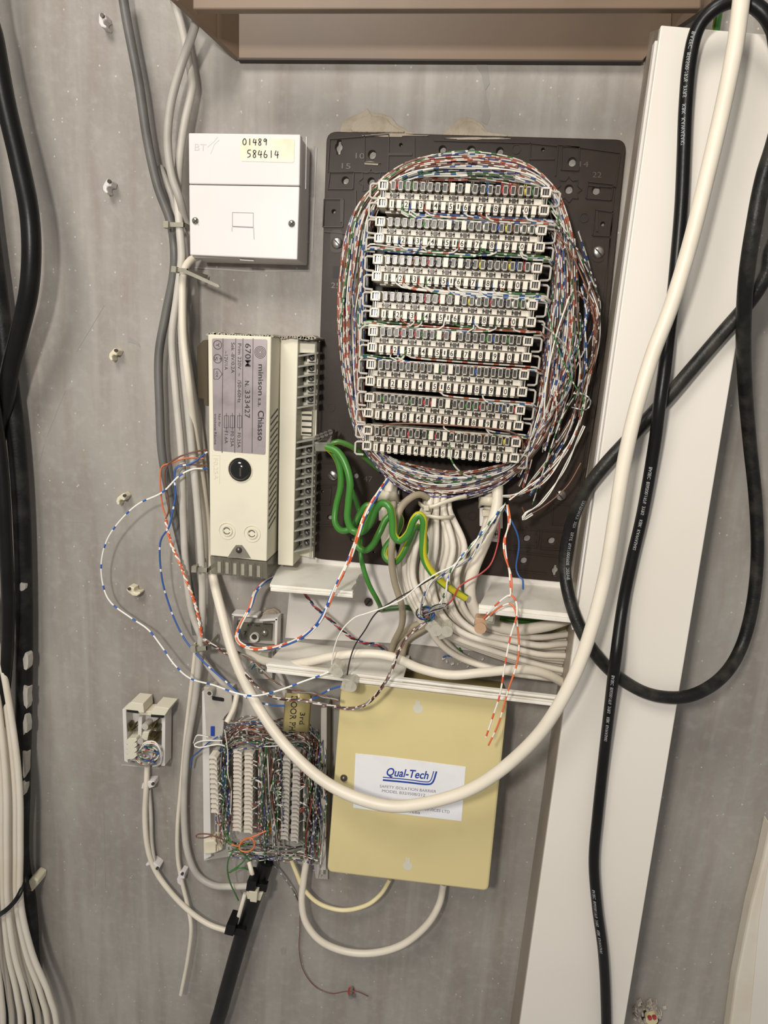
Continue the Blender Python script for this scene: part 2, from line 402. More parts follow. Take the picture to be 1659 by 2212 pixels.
def blob(cx, cy, rx, ry, n, seed, jag=0.25, flat=None):
    rd = random.Random(seed); out = []
    for i in range(n):
        a = 2*math.pi*i/n; k = 1+rd.uniform(-jag, jag)
        x = cx+rx*k*math.cos(a); y = cy+ry*k*math.sin(a)
        if flat is not None: y = min(y, flat)
        out.append((x, y))
    return out
for k, pp in enumerate(([(733, 285), (738, 265), (760, 250), (785, 242), (792, 232), (800, 243), (825, 245), (845, 252), (858, 268), (880, 282), (900, 288), (900, 296), (740, 294)],
           [(955, 292), (975, 272), (990, 258), (1005, 252), (1025, 258), (1040, 268), (1055, 285), (1080, 290), (1125, 296), (1125, 302), (950, 298)],
           [(500, 1330), (512, 1322), (530, 1320), (545, 1326), (545, 1336), (500, 1336)], [(560, 1332), (575, 1318), (592, 1314), (604, 1322), (602, 1340), (570, 1342)])):
    mb = MB(); prism(mb, pp, 0, 1.6 if k < 2 else 3); c = at(*pp[0], 1.6)
    prism(mb, [(p[0]*0.7+sum(q[0] for q in pp)/len(pp)*0.3, p[1]*0.7+sum(q[1] for q in pp)/len(pp)*0.3) for p in pp], 1, 3.0 if k < 2 else 4)
    mb.build('plaster_patch', 'plaster', wall, bevel=0.8)
# drips and smears of pale paint on the wall
mb = MB()
for p in ([(1025, 135), (1052, 135), (1058, 180), (1048, 195), (1060, 250), (1052, 270), (1040, 262), (1048, 200), (1040, 160)],
          [(530, 1828), (534, 1828), (534, 1915), (529, 1920), (525, 1915)], [(918, 2082), (926, 2070), (930, 2090), (920, 2100)],
          [(606, 2052), (612, 2046), (618, 2050), (616, 2062), (608, 2064)], [(278, 728), (300, 742), (304, 750), (290, 742), (276, 738)]):
    prism(mb, p, 0, 0.3)
for a, b_ in (((225, 660), (165, 760)), ((140, 845), (100, 945)), ((95, 960), (85, 1000)), ((118, 1125), (195, 1130)), ((223, 1730), (228, 1920)), ((206, 1855), (205, 1915))):
    line(mb, a, b_, 1.6, 0, 0.15)
mb.build('paint_smear', mat('smear', (182, 178, 170), 0.6, alpha=0.55), wall)
# ---------------------------------------------------------------- brown housing at the top
t = thing('metal_housing', at(900, 60, 20), 'brown painted metal housing fixed across the top of the grey wall', 'housing')
mb = MB(); prism(mb, [(515, -60), (1457, -60), (1450, 60), (1388, 131), (515, 126)], 0, 5); mb.build('back_panel', 'brown_paint', t, bevel=0.5)
def cheek(pts): # (px,py,h)
    a = [at(*p) for p in pts]; cx = at(900, 60, 0)[0]
    b = [(p[0]+(3 if p[0] < cx else -3)*-1, max(p[1]-3, 0), p[2]) for p in a]; mb = MB(); hexa(mb, a, b); return mb
cheek([(515, 126, 5), (515, -60, 5), (300, -75, 62), (380, 0, 57)]).build('side_panel', 'brown_paint', t)
cheek([(1450, 66, 5), (1457, -60, 5), (1560, -90, 57), (1535, 8, 57)]).build('side_panel', 'brown_paint', t)
mb = MB(); prism(mb, [(415, -90), (1520, -90), (1514, 18), (416, 20)], 58, 64); mb.build('front_panel', 'brown_paint', t, bevel=0.8)
mb = MB(); prism(mb, [(513, 125), (1388, 130), (1388, 133), (513, 129)], 0, 6); mb.build('lower_edge', 'dark_gap', t)
# ---------------------------------------------------------------- vertical white trunking
HT = 60
t = thing('vertical_trunking', at(1300, 1200, 0), 'wide white plastic trunking running down the right side of the wall', 'trunking')
def q4(l): return [at(*p) for p in l]
mb = MB()
fr = q4([(1128, 2180, HT), (1421, 66, HT), (1655, 72, HT), (1352, 2180, HT)])
L0 = at(1426, 62, HT); L1 = at(1112, 2290, HT); R0 = at(1690, 100, HT); R1 = at(1337, 2270, HT)
wl0 = at(1402, 70, 0); wl1 = at(1091, 2290, 0)
mb.add([L0, L1, wl1, wl0], [[0, 1, 2, 3]]); mb.build('side_wall', 'trunk_white_shaded', t)
mb = MB(); mb.add([R0, R1, (R1[0], 0, R1[2]), (R0[0], 0, R0[2])], [[0, 1, 2, 3]]); mb.build('side_wall', 'trunk_white_shaded', t)
lid0 = [at(1428, 54, HT+4), at(1112, 2290, HT+4), at(1336, 2290, HT+4), at(1595, 690, HT+4), at(1659+20, 76, HT+4)]
lid0[3] = at(1600, 690, HT+4); lid0[4] = at(1702, 78, HT+4)
mb = MB(); prism3(mb, [(p[0], p[2]) for p in lid0], HT, HT+4); mb.build('lid', 'trunk_white', t, bevel=0.6)
mb = MB(); prism(mb, [(1415, 88), (1421, 88), (1240, 1360), (1236, 1360)], HT-6, HT-0.5); mb.build('lid_edge', 'white_plastic', t)
# bottom right white panel
t = thing('white_board', at(1640, 2100, 0), 'off-white board with a rough cream edge at the bottom right corner', 'panel')
mb = MB(); prism(mb, [(1612, 2300), (1640, 1990), (1665, 1830), (1780, 1830), (1760, 2300)], 0, 14); mb.build('face', 'trunk_white', t)
mb = MB(); prism(mb, [(1566, 2300), (1590, 2120), (1622, 1960), (1648, 1860), (1665, 1780), (1680, 1820), (1645, 1990), (1618, 2300)], 0, 13); mb.build('edge_bead', 'bundle_white', t, bevel=2)
# hole with debris bottom right
t = thing('cable_hole', at(1405, 2200, 0), 'ragged drilled hole with a cut cable end and plaster crumbs near bottom right', 'hole')
mb = MB(); prism(mb, blob(1405, 2195, 26, 24, 17, 3, 0.25), 0, 1.2)
for i in range(46):
    a = random.uniform(0, 6.28); rr = random.uniform(14, 34); x, y = 1402+rr*math.cos(a), 2192+rr*math.sin(a)*0.9; line(mb, (x, y), (x+random.uniform(-8, 8), y+random.uniform(-8, 8)), random.uniform(1.5, 5), 0.5, random.uniform(2, 5))
mb.build('crumbs', 'debris', t)
mb = MB(); prism(mb, blob(1403, 2200, 20, 18, 13, 5, 0.2), 1, 1.6); mb.build('hole', 'dark', t)
mb = MB(); cyl(mb, 1408, 2204, 15, 1, 6); mb.build('cable_end', 'cream_cable', t)
mb = MB(); cyl(mb, 1404, 2201, 5, 6, 8); cyl(mb, 1414, 2200, 5, 6, 8); mb.build('core', 'wire_red', t)
# ---------------------------------------------------------------- open horizontal trunking
t = thing('open_trunking', at(900, 1350, 0), 'open white horizontal trunking below the dark plate with its lid off', 'trunking')
mb = MB(); prism(mb, [(626, 1268), (640, 1200), (1232, 1258), (1226, 1440), (1180, 1425), (900, 1392), (616, 1378)], 0.5, 3); mb.build('base', 'white_plastic', t)
def ledge(fpts, bpts, th=2):
    a = [at(*p) for p in fpts]; b = [at(*p) for p in bpts]; q = [a[0], a[1], b[1], b[0]]
    mb = MB(); hexa(mb, q, [(p[0], p[1], p[2]-th) for p in q]); return mb
def lip(mb, p, q, dy, h0, h1):
    prism(mb, [p, q, (q[0], q[1]+dy), (p[0], p[1]+dy)], h0, h1)
# upper wall, left piece with a broken right end
pts = [(583, 1262, 55), (762, 1278, 55)]; 
a0 = at(583, 1262, 55); a1 = at(758, 1277, 55); b0 = at(608, 1212, 3); b1 = at(786, 1226, 3)
top = [a0, a1]
for i in range(9):
    k = i/9; rx = random.uniform(-3.2, 2.2); top.append(tuple(a1[j]*(1-k)+b1[j]*k+(rx if j == 0 else 0) for j in range(3)))
top += [b1, b0]
mb = MB(); n = len(top); mb.add(top+[(p[0], p[1], p[2]-2) for p in top], [list(range(n)), list(range(2*n-1, n-1, -1))]+[[i, i+n, (i+1) % n+n, (i+1) % n] for i in range(n)]); mb.build('upper_wall', 'rail_white', t)
mb = MB(); lip(mb, (583, 1263), (762, 1278), 5, 52, 56); lip(mb, (584, 1270), (762, 1285), 7, 51, 58)
prism(mb, [(583, 1268), (762, 1283), (760, 1286), (584, 1271)], 50, 54); mb.build('lip', 'rail_white', t, bevel=0.4)
ledge([(1036, 1306, 55), (1236, 1326, 55)], [(1064, 1256, 3), (1238, 1272, 3)]).build('upper_wall', 'rail_white', t)
mb = MB(); lip(mb, (1034, 1308), (1237, 1329), 6, 52, 56); lip(mb, (1034, 1316), (1237, 1337), 9, 51, 58); mb.build('lip', 'rail_white', t, bevel=0.4)
# lower wall: cut away on the right half, its lip goes on
a = [at(575, 1434, 52), at(870, 1468, 52), at(885, 1416, 3), at(622, 1384, 3)]
mb = MB(); hexa(mb, a, [(p[0], p[1], p[2]-2) for p in a]); mb.build('lower_wall', 'rail_white', t)
mb = MB(); lip(mb, (578, 1434), (1216, 1508), 5, 49, 53); lip(mb, (576, 1441), (1210, 1516), 4, 48, 52); lip(mb, (576, 1446), (1206, 1521), 6, 48, 55)
mb.build('lip', 'rail_white', t, bevel=0.4)
mb = MB(); cyl(mb, 796, 1301, 10, 3, 4.5); mb.build('screw', 'dark_steel', t)
mb = MB(); line(mb, (790, 1308), (802, 1294), 2.4, 4.4, 4.7); mb.build('screw_slot', 'dark', t)
# crumbs of plastic in the trunking
mb = MB()
for i in range(16): 
    x = random.uniform(960, 1060); y = 1425+(x-960)*0.1+random.uniform(-8, 12); line(mb, (x, y), (x+random.uniform(-7, 7), y+random.uniform(-5, 5)), random.uniform(1, 3), 0, random.uniform(1, 3))
tag(mb.build('plastic_shaving', 'white_plastic'), 'white plastic shavings on the grey surface inside the open trunking', 'shavings', kind='stuff')
# ---------------------------------------------------------------- dark mounting plate
PH = 4
t = thing('mounting_plate', at(1010, 760, 0), 'large dark brown moulded plastic mounting plate full of holes and ridges', 'plate'); plate = t
outline = rpoly([(707, 285), (1352, 303), (1302, 790), (1226, 1258), (672, 1205), (690, 800)], 22)
holes = [(732, 318, 9, 1), (804, 334, 9, 0), (746, 390, 8, 0), (802, 392, 8, 0), (956, 323, 8, 0), (1018, 325, 9, 0), (1080, 327, 8, 0), (1236, 350, 9, 0), (1229, 409, 9, 0), (1288, 411, 9, 0),
         (721, 457, 5, 0), (1302, 484, 5, 0), (768, 1028, 8, 0), (712, 1118, 7, 0), (1138, 1163, 9, 0), (1191, 1168, 9, 0), (1131, 1211, 9, 0), (1198, 1232, 9, 1), (866, 313, 4, 0), (1173, 323, 4, 0), (696, 1062, 4, 0), (808, 1193, 4, 0),
         (792, 610, 9, 0), (762, 1165, 7, 0)]
cu = bpy.data.curves.new('p', 'CURVE'); cu.dimensions = '2D'; cu.fill_mode = 'BOTH'; cu.extrude = 0.0011; cu.bevel_depth = 0.0004; cu.bevel_resolution = 1
def spl(pts3):
    s = cu.splines.new('POLY'); s.points.add(len(pts3)-1); s.use_cyclic_u = True
    for i, p in enumerate(pts3): s.points[i].co = (p[0]/1000, p[2]/1000, 0, 1)
spl([at(x, y, PH) for x, y in outline])
for x, y, r, key in holes:
    c = at(x, y, PH); R = mm(r, PH)
    if key:
        pl = []
        for i in range(20):
            a = 2*math.pi*i/20; rr = R*(1.6 if abs(math.sin(a)) > 0.93 else 0.95); pl.append((c[0]+rr*math.cos(a), 0, c[2]+rr*math.sin(a)))
    else: pl = [(c[0]+R*math.cos(2*math.pi*i/18), 0, c[2]+R*math.sin(2*math.pi*i/18)) for i in range(18)]
    spl(pl)
ob = bpy.data.objects.new('p', cu); C.objects.link(ob); me = bpy.data.meshes.new_from_object(ob.evaluated_get(bpy.context.evaluated_depsgraph_get()))
bpy.data.objects.remove(ob)
# local (x, z, depth) -> world (x, -h, z)
a_ = Vector(t['_a']); hc = (PH-1.5)/1000
for v in me.vertices:
    x, z, k = v.co; v.co = (x-a_.x, -hc-0.0-k-a_.y, 1.4+z-a_.z)
me.flip_normals(); me.materials.clear(); me.materials.append(MATS['plate_brown']); me.name = 'panel'
o = bpy.data.objects.new('panel', me); C.objects.link(o); o.parent = t; o['_a'] = list(a_)
def rel(mb, pts, wd=2.2, hh=1.0, closed=True):
    if closed: pts = pts+[pts[0]]
    m2 = MB(); poly_line(m2, pts, wd, PH-1, PH+hh); m2.build('ridge', 'plate_relief', plate)
mb = MB()
rel(mb, [(712, 300), (840, 290), (838, 372), (708, 370)]); rel(mb, [(787, 292), (787, 350), (822, 352)], closed=False)
rel(mb, [(937, 303), (1146, 309), (1145, 345)], closed=False); rel(mb, [(895, 296), (895, 360)], closed=False)
rel(mb, [(712, 372), (764, 372), (762, 408), (708, 408)]); rel(mb, [(768, 410), (768, 460)], closed=False)
rel(mb, [(1145, 309), (1205, 315), (1200, 380)], closed=False); rel(mb, [(1205, 312), (1340, 330), (1330, 405), (1270, 400)], closed=False)
rel(mb, [(1270, 392), (1325, 398), (1320, 432), (1266, 428)]); rel(mb, [(1285, 452), (1325, 458), (1318, 510), (1280, 508)])
rel(mb, [(1214, 315), (1252, 318), (1250, 368), (1212, 366)]); rel(mb, [(700, 430), (742, 430), (740, 490), (697, 490)])
rel(mb, [(1328, 400), (1308, 640), (1282, 860), (1240, 1150)], closed=False); rel(mb, [(1318, 515), (1290, 790), (1250, 1050)], closed=False)
rel(mb, [(688, 1000), (750, 1002), (748, 1046), (684, 1046)]); rel(mb, [(684, 1052), (715, 1052), (712, 1090), (682, 1090)])
rel(mb, [(676, 1134), (755, 1138)], 3, closed=False); rel(mb, [(1112, 1140), (1165, 1145), (1160, 1182), (1108, 1180)])
rel(mb, [(1170, 1146), (1222, 1150), (1218, 1188), (1166, 1185)]); rel(mb, [(1195, 1088), (1236, 1092), (1232, 1135), (1192, 1132)])
rel(mb, [(1090, 1190), (1225, 1205)], closed=False); rel(mb, [(1105, 1232), (1180, 1240)], closed=False); rel(mb, [(700, 500), (752, 505)], closed=False)
for cx, cy in ((802, 392), (1229, 409), (1138, 1163)):
    pl = []
    for i in range(16):
        a = 2*math.pi*i/16; rr = 28 if i % 2 == 0 else 20; pl.append((cx+rr*math.cos(a), cy+rr*math.sin(a)))
    rel(mb, pl, 1.6, 0.8)
for x, y, r in ((1115, 322, 9), (1262, 470, 9), (1220, 1030, 9), (1020, 1115, 10), (1155, 1100, 8), (715, 880, 9), (1205, 960, 9)): mb = MB(); ring(mb, x, y, r-1.4, r, PH-1, PH+0.5); mb.build('moulded_ring', 'plate_relief', t)
for x0, y0, x1, y1 in ((837, 330, 890, 336), (1145, 340, 1198, 345), (735, 430, 741, 480), (1287, 455, 1292, 500)): mb = MB(); prism(mb, [(x0, y0), (x1, y0), (x1, y1), (x0, y1)], PH-1, PH+0.8); mb.build('moulded_bar', 'plate_relief', t)
mat('emboss', (78, 69, 60), 0.4)
for s, x, y in (('15', 738, 364), ('10', 768, 342), ('14', 1252, 360), ('22', 1280, 383), ('25', 715, 622), ('47', 785, 1040), ('46', 1110, 1072), ('26', 1268, 655)): mb = MB(); text(mb, s, (x, y), (x+19, y+1), 12, PH+0.25); mb.build('moulded_numeral', 'emboss', t)
mb = MB()
for p in ([(719, 575), (731, 575), (731, 600), (719, 600)], [(1222, 985), (1240, 987), (1236, 1010), (1220, 1008)]): prism(mb, p, PH, PH+0.25)
mb.build('slot', 'dark', t)
for x, y in ((727, 521), (1292, 541), (714, 1023), (1207, 1066)):
    mb = MB(); vert = y < 700
    prism(mb, rpoly([(x-13, y-25), (x+13, y-25), (x+13, y+25), (x-13, y+25)] if vert else [(x-25, y-12), (x+25, y-12), (x+25, y+12), (x-25, y+12)], 11), PH-1, PH+0.4); s = mb.build('slotted_boss', 'plate_relief', t)
    mb = MB(); dome(mb, x+(1 if vert else 5), y+4, 12, PH+0.4, 1.6, 18); mb.build('screw', 'steel', s)
    mb = MB(); line(mb, (x-5, y-4), (x+9, y+12), 2.6, PH+1.4, PH+2.2); mb.build('screw_slot', 'dark', s)
mb = MB(); prism(mb, [(786, 349), (800, 348), (818, 352), (816, 357), (788, 355)], PH, PH+0.6); prism(mb, blob(845, 292, 60, 3, 20, 2, 0.4), PH-1, PH+0.6); prism(mb, blob(1030, 299, 60, 2.5, 20, 6, 0.4), PH-1, PH+0.6); mb.build('plaster_dust', 'plaster', t)

# ---------------------------------------------------------------- numbered connector strips
SH0, SH1 = 14, 40
rows = [((817, 388), (1191, 404), (815, 447), (1186, 465)), ((811, 468), (1182, 486), (808, 522), (1176, 545)), ((806, 549), (1172, 567), (803, 605), (1166, 628)),
        ((801, 628), (1162, 648), (798, 684), (1157, 707)), ((796, 705), (1151, 727), (793, 759), (1148, 783)), ((792, 776), (1142, 799), (789, 832), (1139, 858)),
        ((788, 848), (1134, 877), (786, 901), (1130, 930)), ((785, 920), (1126, 946), (782, 971), (1120, 1001))]
SL, SHH = 113.0, 17.0
def strip_frame(r):
    TL, TR, BL, BR = [Vector((lambda q: (q[0], q[2]))(at(p[0], p[1], SH1))) for p in r]
    o = (TL+BL)/2; d = (TR+BR)/2-o; return o, d, ((TL-BL).length+(TR-BR).length)/2
fr_ = [strip_frame(r) for r in rows]
o0, d0, hh0 = fr_[0]
def S(x, z):   # local strip mm -> (x,z) with origin at left middle
    return (x, z)
def sb(mb, x0, x1, z0, z1, h0, h1, mi=0): prism3(mb, [(x0, z0), (x1, z0), (x1, z1), (x0, z1)], h0, h1, mi)
strip = bpy.data.objects.new('connector_strip', None); C.objects.link(strip); strip.empty_display_size = 0.01
strip['_a'] = [0, 0, 1.4]                    # parts are built about the wall origin, then moved with the Empty
K = SHH/2
mb = MB(); sb(mb, 3, 110, -K+1, K-1, SH0, 33); sb(mb, 4, 109, -2.0, 1.6, 33, 36.5); sb(mb, 4.5, 108.5, -K-1.6, -K+1.0, SH0+4, 31)
sb(mb, 4.5, 108.5, K-1, K+0.6, SH0+4, 33)
mb.build('housing', 'strip_white', strip)
for x0, x1 in ((0, 6.6), (106.4, 113)):
    for z0, z1 in ((K-6.2, K), (-K, -K+6.2)):
        mb = MB(); zc = (z0+z1)/2
        for a in ((x0, x1, z0, z0+1.1), (x0, x1, z1-1.1, z1), (x0, x0+1.2, z0, z1), (x1-1.2, x1, z0, z1)): sb(mb, *a, SH0+8, SH1)
        e = mb.build('end_cap', 'strip_white', strip)
        mb = MB(); sb(mb, x0+1.2, x1-1.2, z0+1, z1-1, 28, SH1-2.5); mb.build('recess', 'window_dark', e)
        mb = MB(); sb(mb, x0+2.2, x0+2.9, z0+1, z1-1, 28, SH1-1.5); sb(mb, x0+3.9, x0+4.5, z0+1, z1-1, 28, SH1-1.5); mb.build('spring', 'steel', e)
    for k in range(3): 
        mb = MB(); sb(mb, x0+1.4+k*1.5, x0+2.0+k*1.5, -3, 3, 30, 37); mb.build('contact_spring', 'steel' if k % 2 else 'strip_shade', strip)
PW = 4.92; X0 = 9.6
first = {}
def part(key, name, make, m, x, parent):
    """builds the first of a kind, copies it afterwards"""
    if key not in first:
        mb = MB(); make(mb); first[key] = mb.build(name, m, parent); first[key].location = (x/1000, 0, 0); return first[key]
    c = first[key].copy(); C.objects.link(c); c.parent = parent; c.location = (x/1000, 0, 0); return c
def winf(mb):
    for a in ((-1.55, 1.55, K-5.8, K-5.1), (-1.55, 1.55, K-0.7, K), (-1.55, -1.05, K-5.8, K), (1.05, 1.55, K-5.8, K)): sb(mb, *a, 30, SH1-0.5)
def wind(mb): sb(mb, -1.1, 1.1, K-5.2, K-0.6, 30, SH1-1.4)
def solid(mb): sb(mb, -1.6, 1.6, K-5.8, K, 30, SH1)
def blk(mb): sb(mb, -1.55, 1.55, -K, -K+5.0, 30, SH1); sb(mb, -1.2, 1.2, -K-1.2, -K, 30, SH1-2)
def fork(mb):
    sb(mb, -3, 3, -0.5, 0.3, 36, 37.6); sb(mb, -3, -2.2, -1.5, 1.4, 36, 37.6); sb(mb, 2.2, 3, -1.5, 1.4, 36, 37.6); sb(mb, -1.1, 1.1, -1.6, 1.0, 36, 37.9)
def vee(mb):
    for s_ in (1, -1):
        prism3(mb, [(-0.75, s_*K-0.0 - s_*5.2), (-0.35, s_*K-s_*5.2), (0.2, s_*K-s_*2.6), (-0.35, s_*K), (-0.75, s_*K), (-0.2, s_*K-s_*2.6)], 30, SH1-1.2)
        prism3(mb, [(0.75, s_*K-s_*5.2), (0.35, s_*K-s_*5.2), (-0.2, s_*K-s_*2.6), (0.35, s_*K), (0.75, s_*K), (0.2, s_*K-s_*2.6)], 30, SH1-1.2)
def gap(mb): sb(mb, -0.75, 0.75, K-5, K, 33, 33.6); sb(mb, -0.75, 0.75, -K, -K+5, 33, 33.6)
for i in range(20):
    x = X0+i*PW+0.4
    if i in (8, 10): part('solid', 'blank_block', solid, 'strip_white', x, strip)
    else:
        wf = part('win', 'window_frame', winf, 'frame_pale', x, strip)
        part('wd', 'window_pane', wind, 'window_dark', x, strip)
    part('blk', 'number_block' if i % 2 == 0 else 'number_block', blk, 'strip_white', x-0.2, strip)
    part('vee', 'blade_contact', vee, 'contact_dark', x+PW/2, strip)
    part('gap', 'slot', gap, 'strip_shade', x+PW/2, strip)
for i in range(10): part('fork', 'test_fork', fork, 'contact_dark', X0+i*2*PW+1.4, strip)
mb = MB()
for i, s in enumerate('1234567890'):
    vs, fs = glyphs(s, 0.012); xs = [v[0] for v in vs]; c = (min(xs)+max(xs))/2
    mb.add([(X0+i*2*PW+0.2+(v[0]-c)*4.5, SH1+0.08, -K+0.8+v[1]*4.9) for v in vs], fs)
sb(mb, X0+9*PW-0.25, X0+9*PW+0.65, -K+1.2, -K+4.0, SH1, SH1+0.1)
mb.build('numeral', 'ink', strip)
for sx in (0, 1):
    for zc in (3.6, -8.6):
        mb = MB(); x = -0.5 if sx == 0 else 113.5; o_ = -6.2 if sx == 0 else 6.2
        P = [Vector(p) for p in ((x, 30, zc+4.6), (x+o_*0.8, 31, zc+4.4), (x+o_, 31, zc+3.4), (x+o_, 31, zc-3.6), (x+o_*0.8, 31, zc-4.6), (x, 30, zc-4.8))]
        tube3(mb, P, 0.85, 6); mb.build('wire_guide', 'frame_grey', strip)
order = ['topmost', 'second from the top', 'third from the top', 'fourth from the top', 'fifth from the top', 'sixth from the top', 'seventh from the top', 'lowest']
def copy_tree(o, parent=None):
    c = o.copy(); C.objects.link(c); c.parent = parent
    for ch in o.children: copy_tree(ch, c)
    return c
strips = [strip]+[copy_tree(strip) for _ in range(7)]
for i, s in enumerate(strips):
    o_, d_v, hh = fr_[i]; sc_ = d_v.length/SL; ang = math.atan2(d_v.y, d_v.x)
    s.location = W((o_.x, 0, o_.y)); s.rotation_euler = (0, -ang, 0); s.scale = (sc_, 1, hh/SHH)
    tag(s, 'white connector strip numbered 1 to 0, %s on the dark plate' % order[i], 'connector strip', 'connector strips on the dark plate')
def SP(i, u, v):
    """pixel on strip row i"""
    TL, TR, BL, BR = rows[i]; return qm(TL, TR, BR, BL)(u, v)
# short wire tails in the contacts of every strip: real wires, one joined part per strip
TC = ['wire_red', 'wire_green', 'wire_brown', 'wire_blue', 'wire_white', 'wire_black', 'wire_yellow', 'wire_grey', 'w_orange', 'w_blue']
for i in range(8):
    mb = MB()
    for k in range(20):
        u = (X0+k*PW+0.4+PW/2)/SL
        if random.random() < (0.85 if i not in (5,) else 0.35):
            m_ = random.choice([5, 5, 2, 7, 0, 1, 3, 6, 4] if k > 10 else [5, 5, 5, 7, 7, 2, 1, 0])
            for dx in (-1.0, 1.2):
                a = SP(i, u, -0.06); b = SP(i, u, 0.14); c = SP(i, u, 0.33)
                tube(mb, [(a[0]+dx*2, a[1], 28), (b[0]+dx, b[1], 39.5), (c[0], c[1], 38.5)], 1.15, 5, m_)
    o = mb.build('wire_tail', TC); tag(o, 'short coloured wire ends pressed into the upper contacts of the %s connector strip' % order[i], 'wire ends', 'wire ends in the connector strips', 'stuff')

# ---------------------------------------------------------------- jumper wire ring
OUT = [(1010, 330), (1120, 348), (1190, 398), (1224, 470), (1242, 560), (1248, 680), (1236, 800), (1205, 900), (1150, 985), (1070, 1055), (965, 1080), (880, 1060), (812, 1005), (768, 930), (745, 830), (732, 700), (736, 590), (757, 480), (805, 405), (890, 348)]
INN = [(1010, 388), (1110, 398), (1180, 420), (1204, 480), (1198, 580), (1188, 690), (1172, 800), (1160, 890), (1120, 985), (1060, 1012), (970, 1022), (905, 1010), (845, 990), (800, 945), (784, 850), (788, 700), (793, 590), (806, 480), (838, 420), (910, 388)]
NR = len(OUT)
def ring_path(t0, wob, h, start, n, ph):
    P = []
    for k in range(n+1):
        i = (start+k) % NR; t = t0+wob*math.sin(ph+k*0.75)+random.uniform(-0.06, 0.06); t = min(max(t, -0.04), 1.05)
        P.append((OUT[i][0]*(1-t)+INN[i][0]*t, OUT[i][1]*(1-t)+INN[i][1]*t, h+2.5*math.sin(ph*1.7+k*0.6)))
    return P
deep = MB()
for k in range(180):
    st = random.randrange(NR); n = random.randint(9, 19)
    P = ring_path(random.random(), random.uniform(0.03, 0.22), random.uniform(10, 26), st, n, random.random()*9)
    Q = cr(P, 12); tube3(deep, [at(*q) for q in Q], mm(1.35, 18), 4, random.choice([0, 1, 0, 1, 0, 1, 2, 3, 4, 4, 5, 5, 6, 7, 8, 9, 10, 10, 11, 12, 12, 13, 3]), random.random())
tag(deep.build('jumper_wire_bundle', WM), 'dense loop of thin striped jumper wires circling the connector strips', 'wire bundle', kind='stuff')
for k in range(44):
    mb = MB(); st = random.randrange(NR); n = random.randint(9, 18); pr = random.choice([(0, 4), (1, 5), (2, 6), (3, 7), (0, 8), (0, 11), (1, 5), (1, 12), (3, 13)])
    RP = ring_path(random.random(), random.uniform(0.04, 0.2), random.uniform(22, 29), st, n, random.random()*9)
    twist(mb, RP, 1.4, pr, pitch=260, step=10, n=5, spread=1.25)
    tag(mb.build('jumper_wire', WM), '%s jumper pair at the front of the loop, %s stretch' % (WN[pr[0]], where(RP)), 'wire', 'front jumper wires of the loop')
# looser wires right of the strips
LR = [(1185, 410), (1250, 500), (1285, 610), (1296, 690), (1278, 800), (1240, 900), (1195, 1000), (1150, 1080)]
LL = [(1180, 480), (1205, 560), (1215, 640), (1210, 720), (1195, 810), (1185, 880), (1160, 950), (1120, 1040)]
for k in range(34):
    t0 = random.random(); P = []; ph = random.random()*9; a = random.randrange(0, 3); b = random.randrange(5, 9)
    for i in range(a, b):
        t = min(max(t0+0.3*math.sin(ph+i*1.3), 0), 1); P.append((LR[i % 8][0]*t+LL[i % 8][0]*(1-t), LR[i % 8][1]*t+LL[i % 8][1]*(1-t)+random.uniform(-10, 10), random.uniform(14, 34)))
    if len(P) < 3: continue
    mb = MB(); c_ = random.choice([0, 1, 2, 3, 12, 13, 10, 0, 1])
    if random.random() < 0.6: twist(mb, P, 1.35, (c_, random.choice([4, 5, 6, 12, 11])), pitch=190, step=9, n=5, spread=1.3)
    else: tube(mb, P, 1.45, 5, c_, 9)
    tag(mb.build('jumper_wire', WM), 'loose %s jumper wire right of the strips, %s' % (WN[c_], 'high up' if P[-1][1]+P[0][1] < 1350 else 'low down' if P[-1][1]+P[0][1] > 1560 else 'halfway down'), 'wire', 'loose jumper wires at the right of the strips')
for k, (P, c_) in enumerate([
    ([(1200, 498, 36), (1240, 560, 38), (1278, 660, 38), (1288, 760, 36), (1262, 830, 34), (1250, 900, 30)], 12),
    ([(1205, 490, 38), (1262, 560, 40), (1292, 640, 40), (1290, 730, 38), (1250, 840, 36)], 10),
    ([(1170, 700, 40), (1215, 740, 42), (1235, 800, 42), (1225, 850, 40), (1180, 900, 36)], 13),
    ([(1180, 660, 40), (1205, 750, 44), (1240, 830, 42), (1260, 860, 40), (1255, 900, 38)], 6),
    ([(1240, 850, 30), (1262, 852, 34), (1276, 866, 36), (1266, 885, 34), (1235, 880, 30)], 9),
    ([(1230, 640, 38), (1200, 730, 42), (1180, 830, 42), (1175, 905, 38)], 11),
    ([(1255, 1000, 26), (1225, 1050, 28), (1180, 1090, 30), (1140, 1112, 30), (1128, 1096, 32)], 12),
    ([(1262, 920, 26), (1215, 1020, 28), (1170, 1085, 32), (1136, 1108, 36), (1130, 1122, 36), (1150, 1110, 34)], 11),
    ([(1276, 800, 26), (1245, 930, 30), (1180, 1035, 34), (1118, 1068, 36), (1085, 1072, 38)], 1),
    ([(1270, 860, 24), (1235, 950, 30), (1170, 1030, 36), (1100, 1080, 38)], 3)]):
    mb = MB(); 
    if k > 6: twist(mb, P, 1.5, (c_, 11), 150, 6, spread=1.3)
    else: tube(mb, P, 1.6, 6, c_)
    tag(mb.build('jumper_wire', WM), 'stray %s jumper wire %s' % (WN[c_], ['bowing furthest right over the plate', 'crossing the outermost brown one high on the right', 'curving back to the sixth strip', 'slanting across the right bundle', 'making a small hook at the right edge of the bundle', 'hanging beside the ends of the lower strips', 'looping at the bottom right of the plate', 'making a tight white loop at the bottom right', 'running from the right bundle to the right clamp', 'below the other wires going to the right clamp'][k]), 'wire', 'stray jumper wires over the plate')
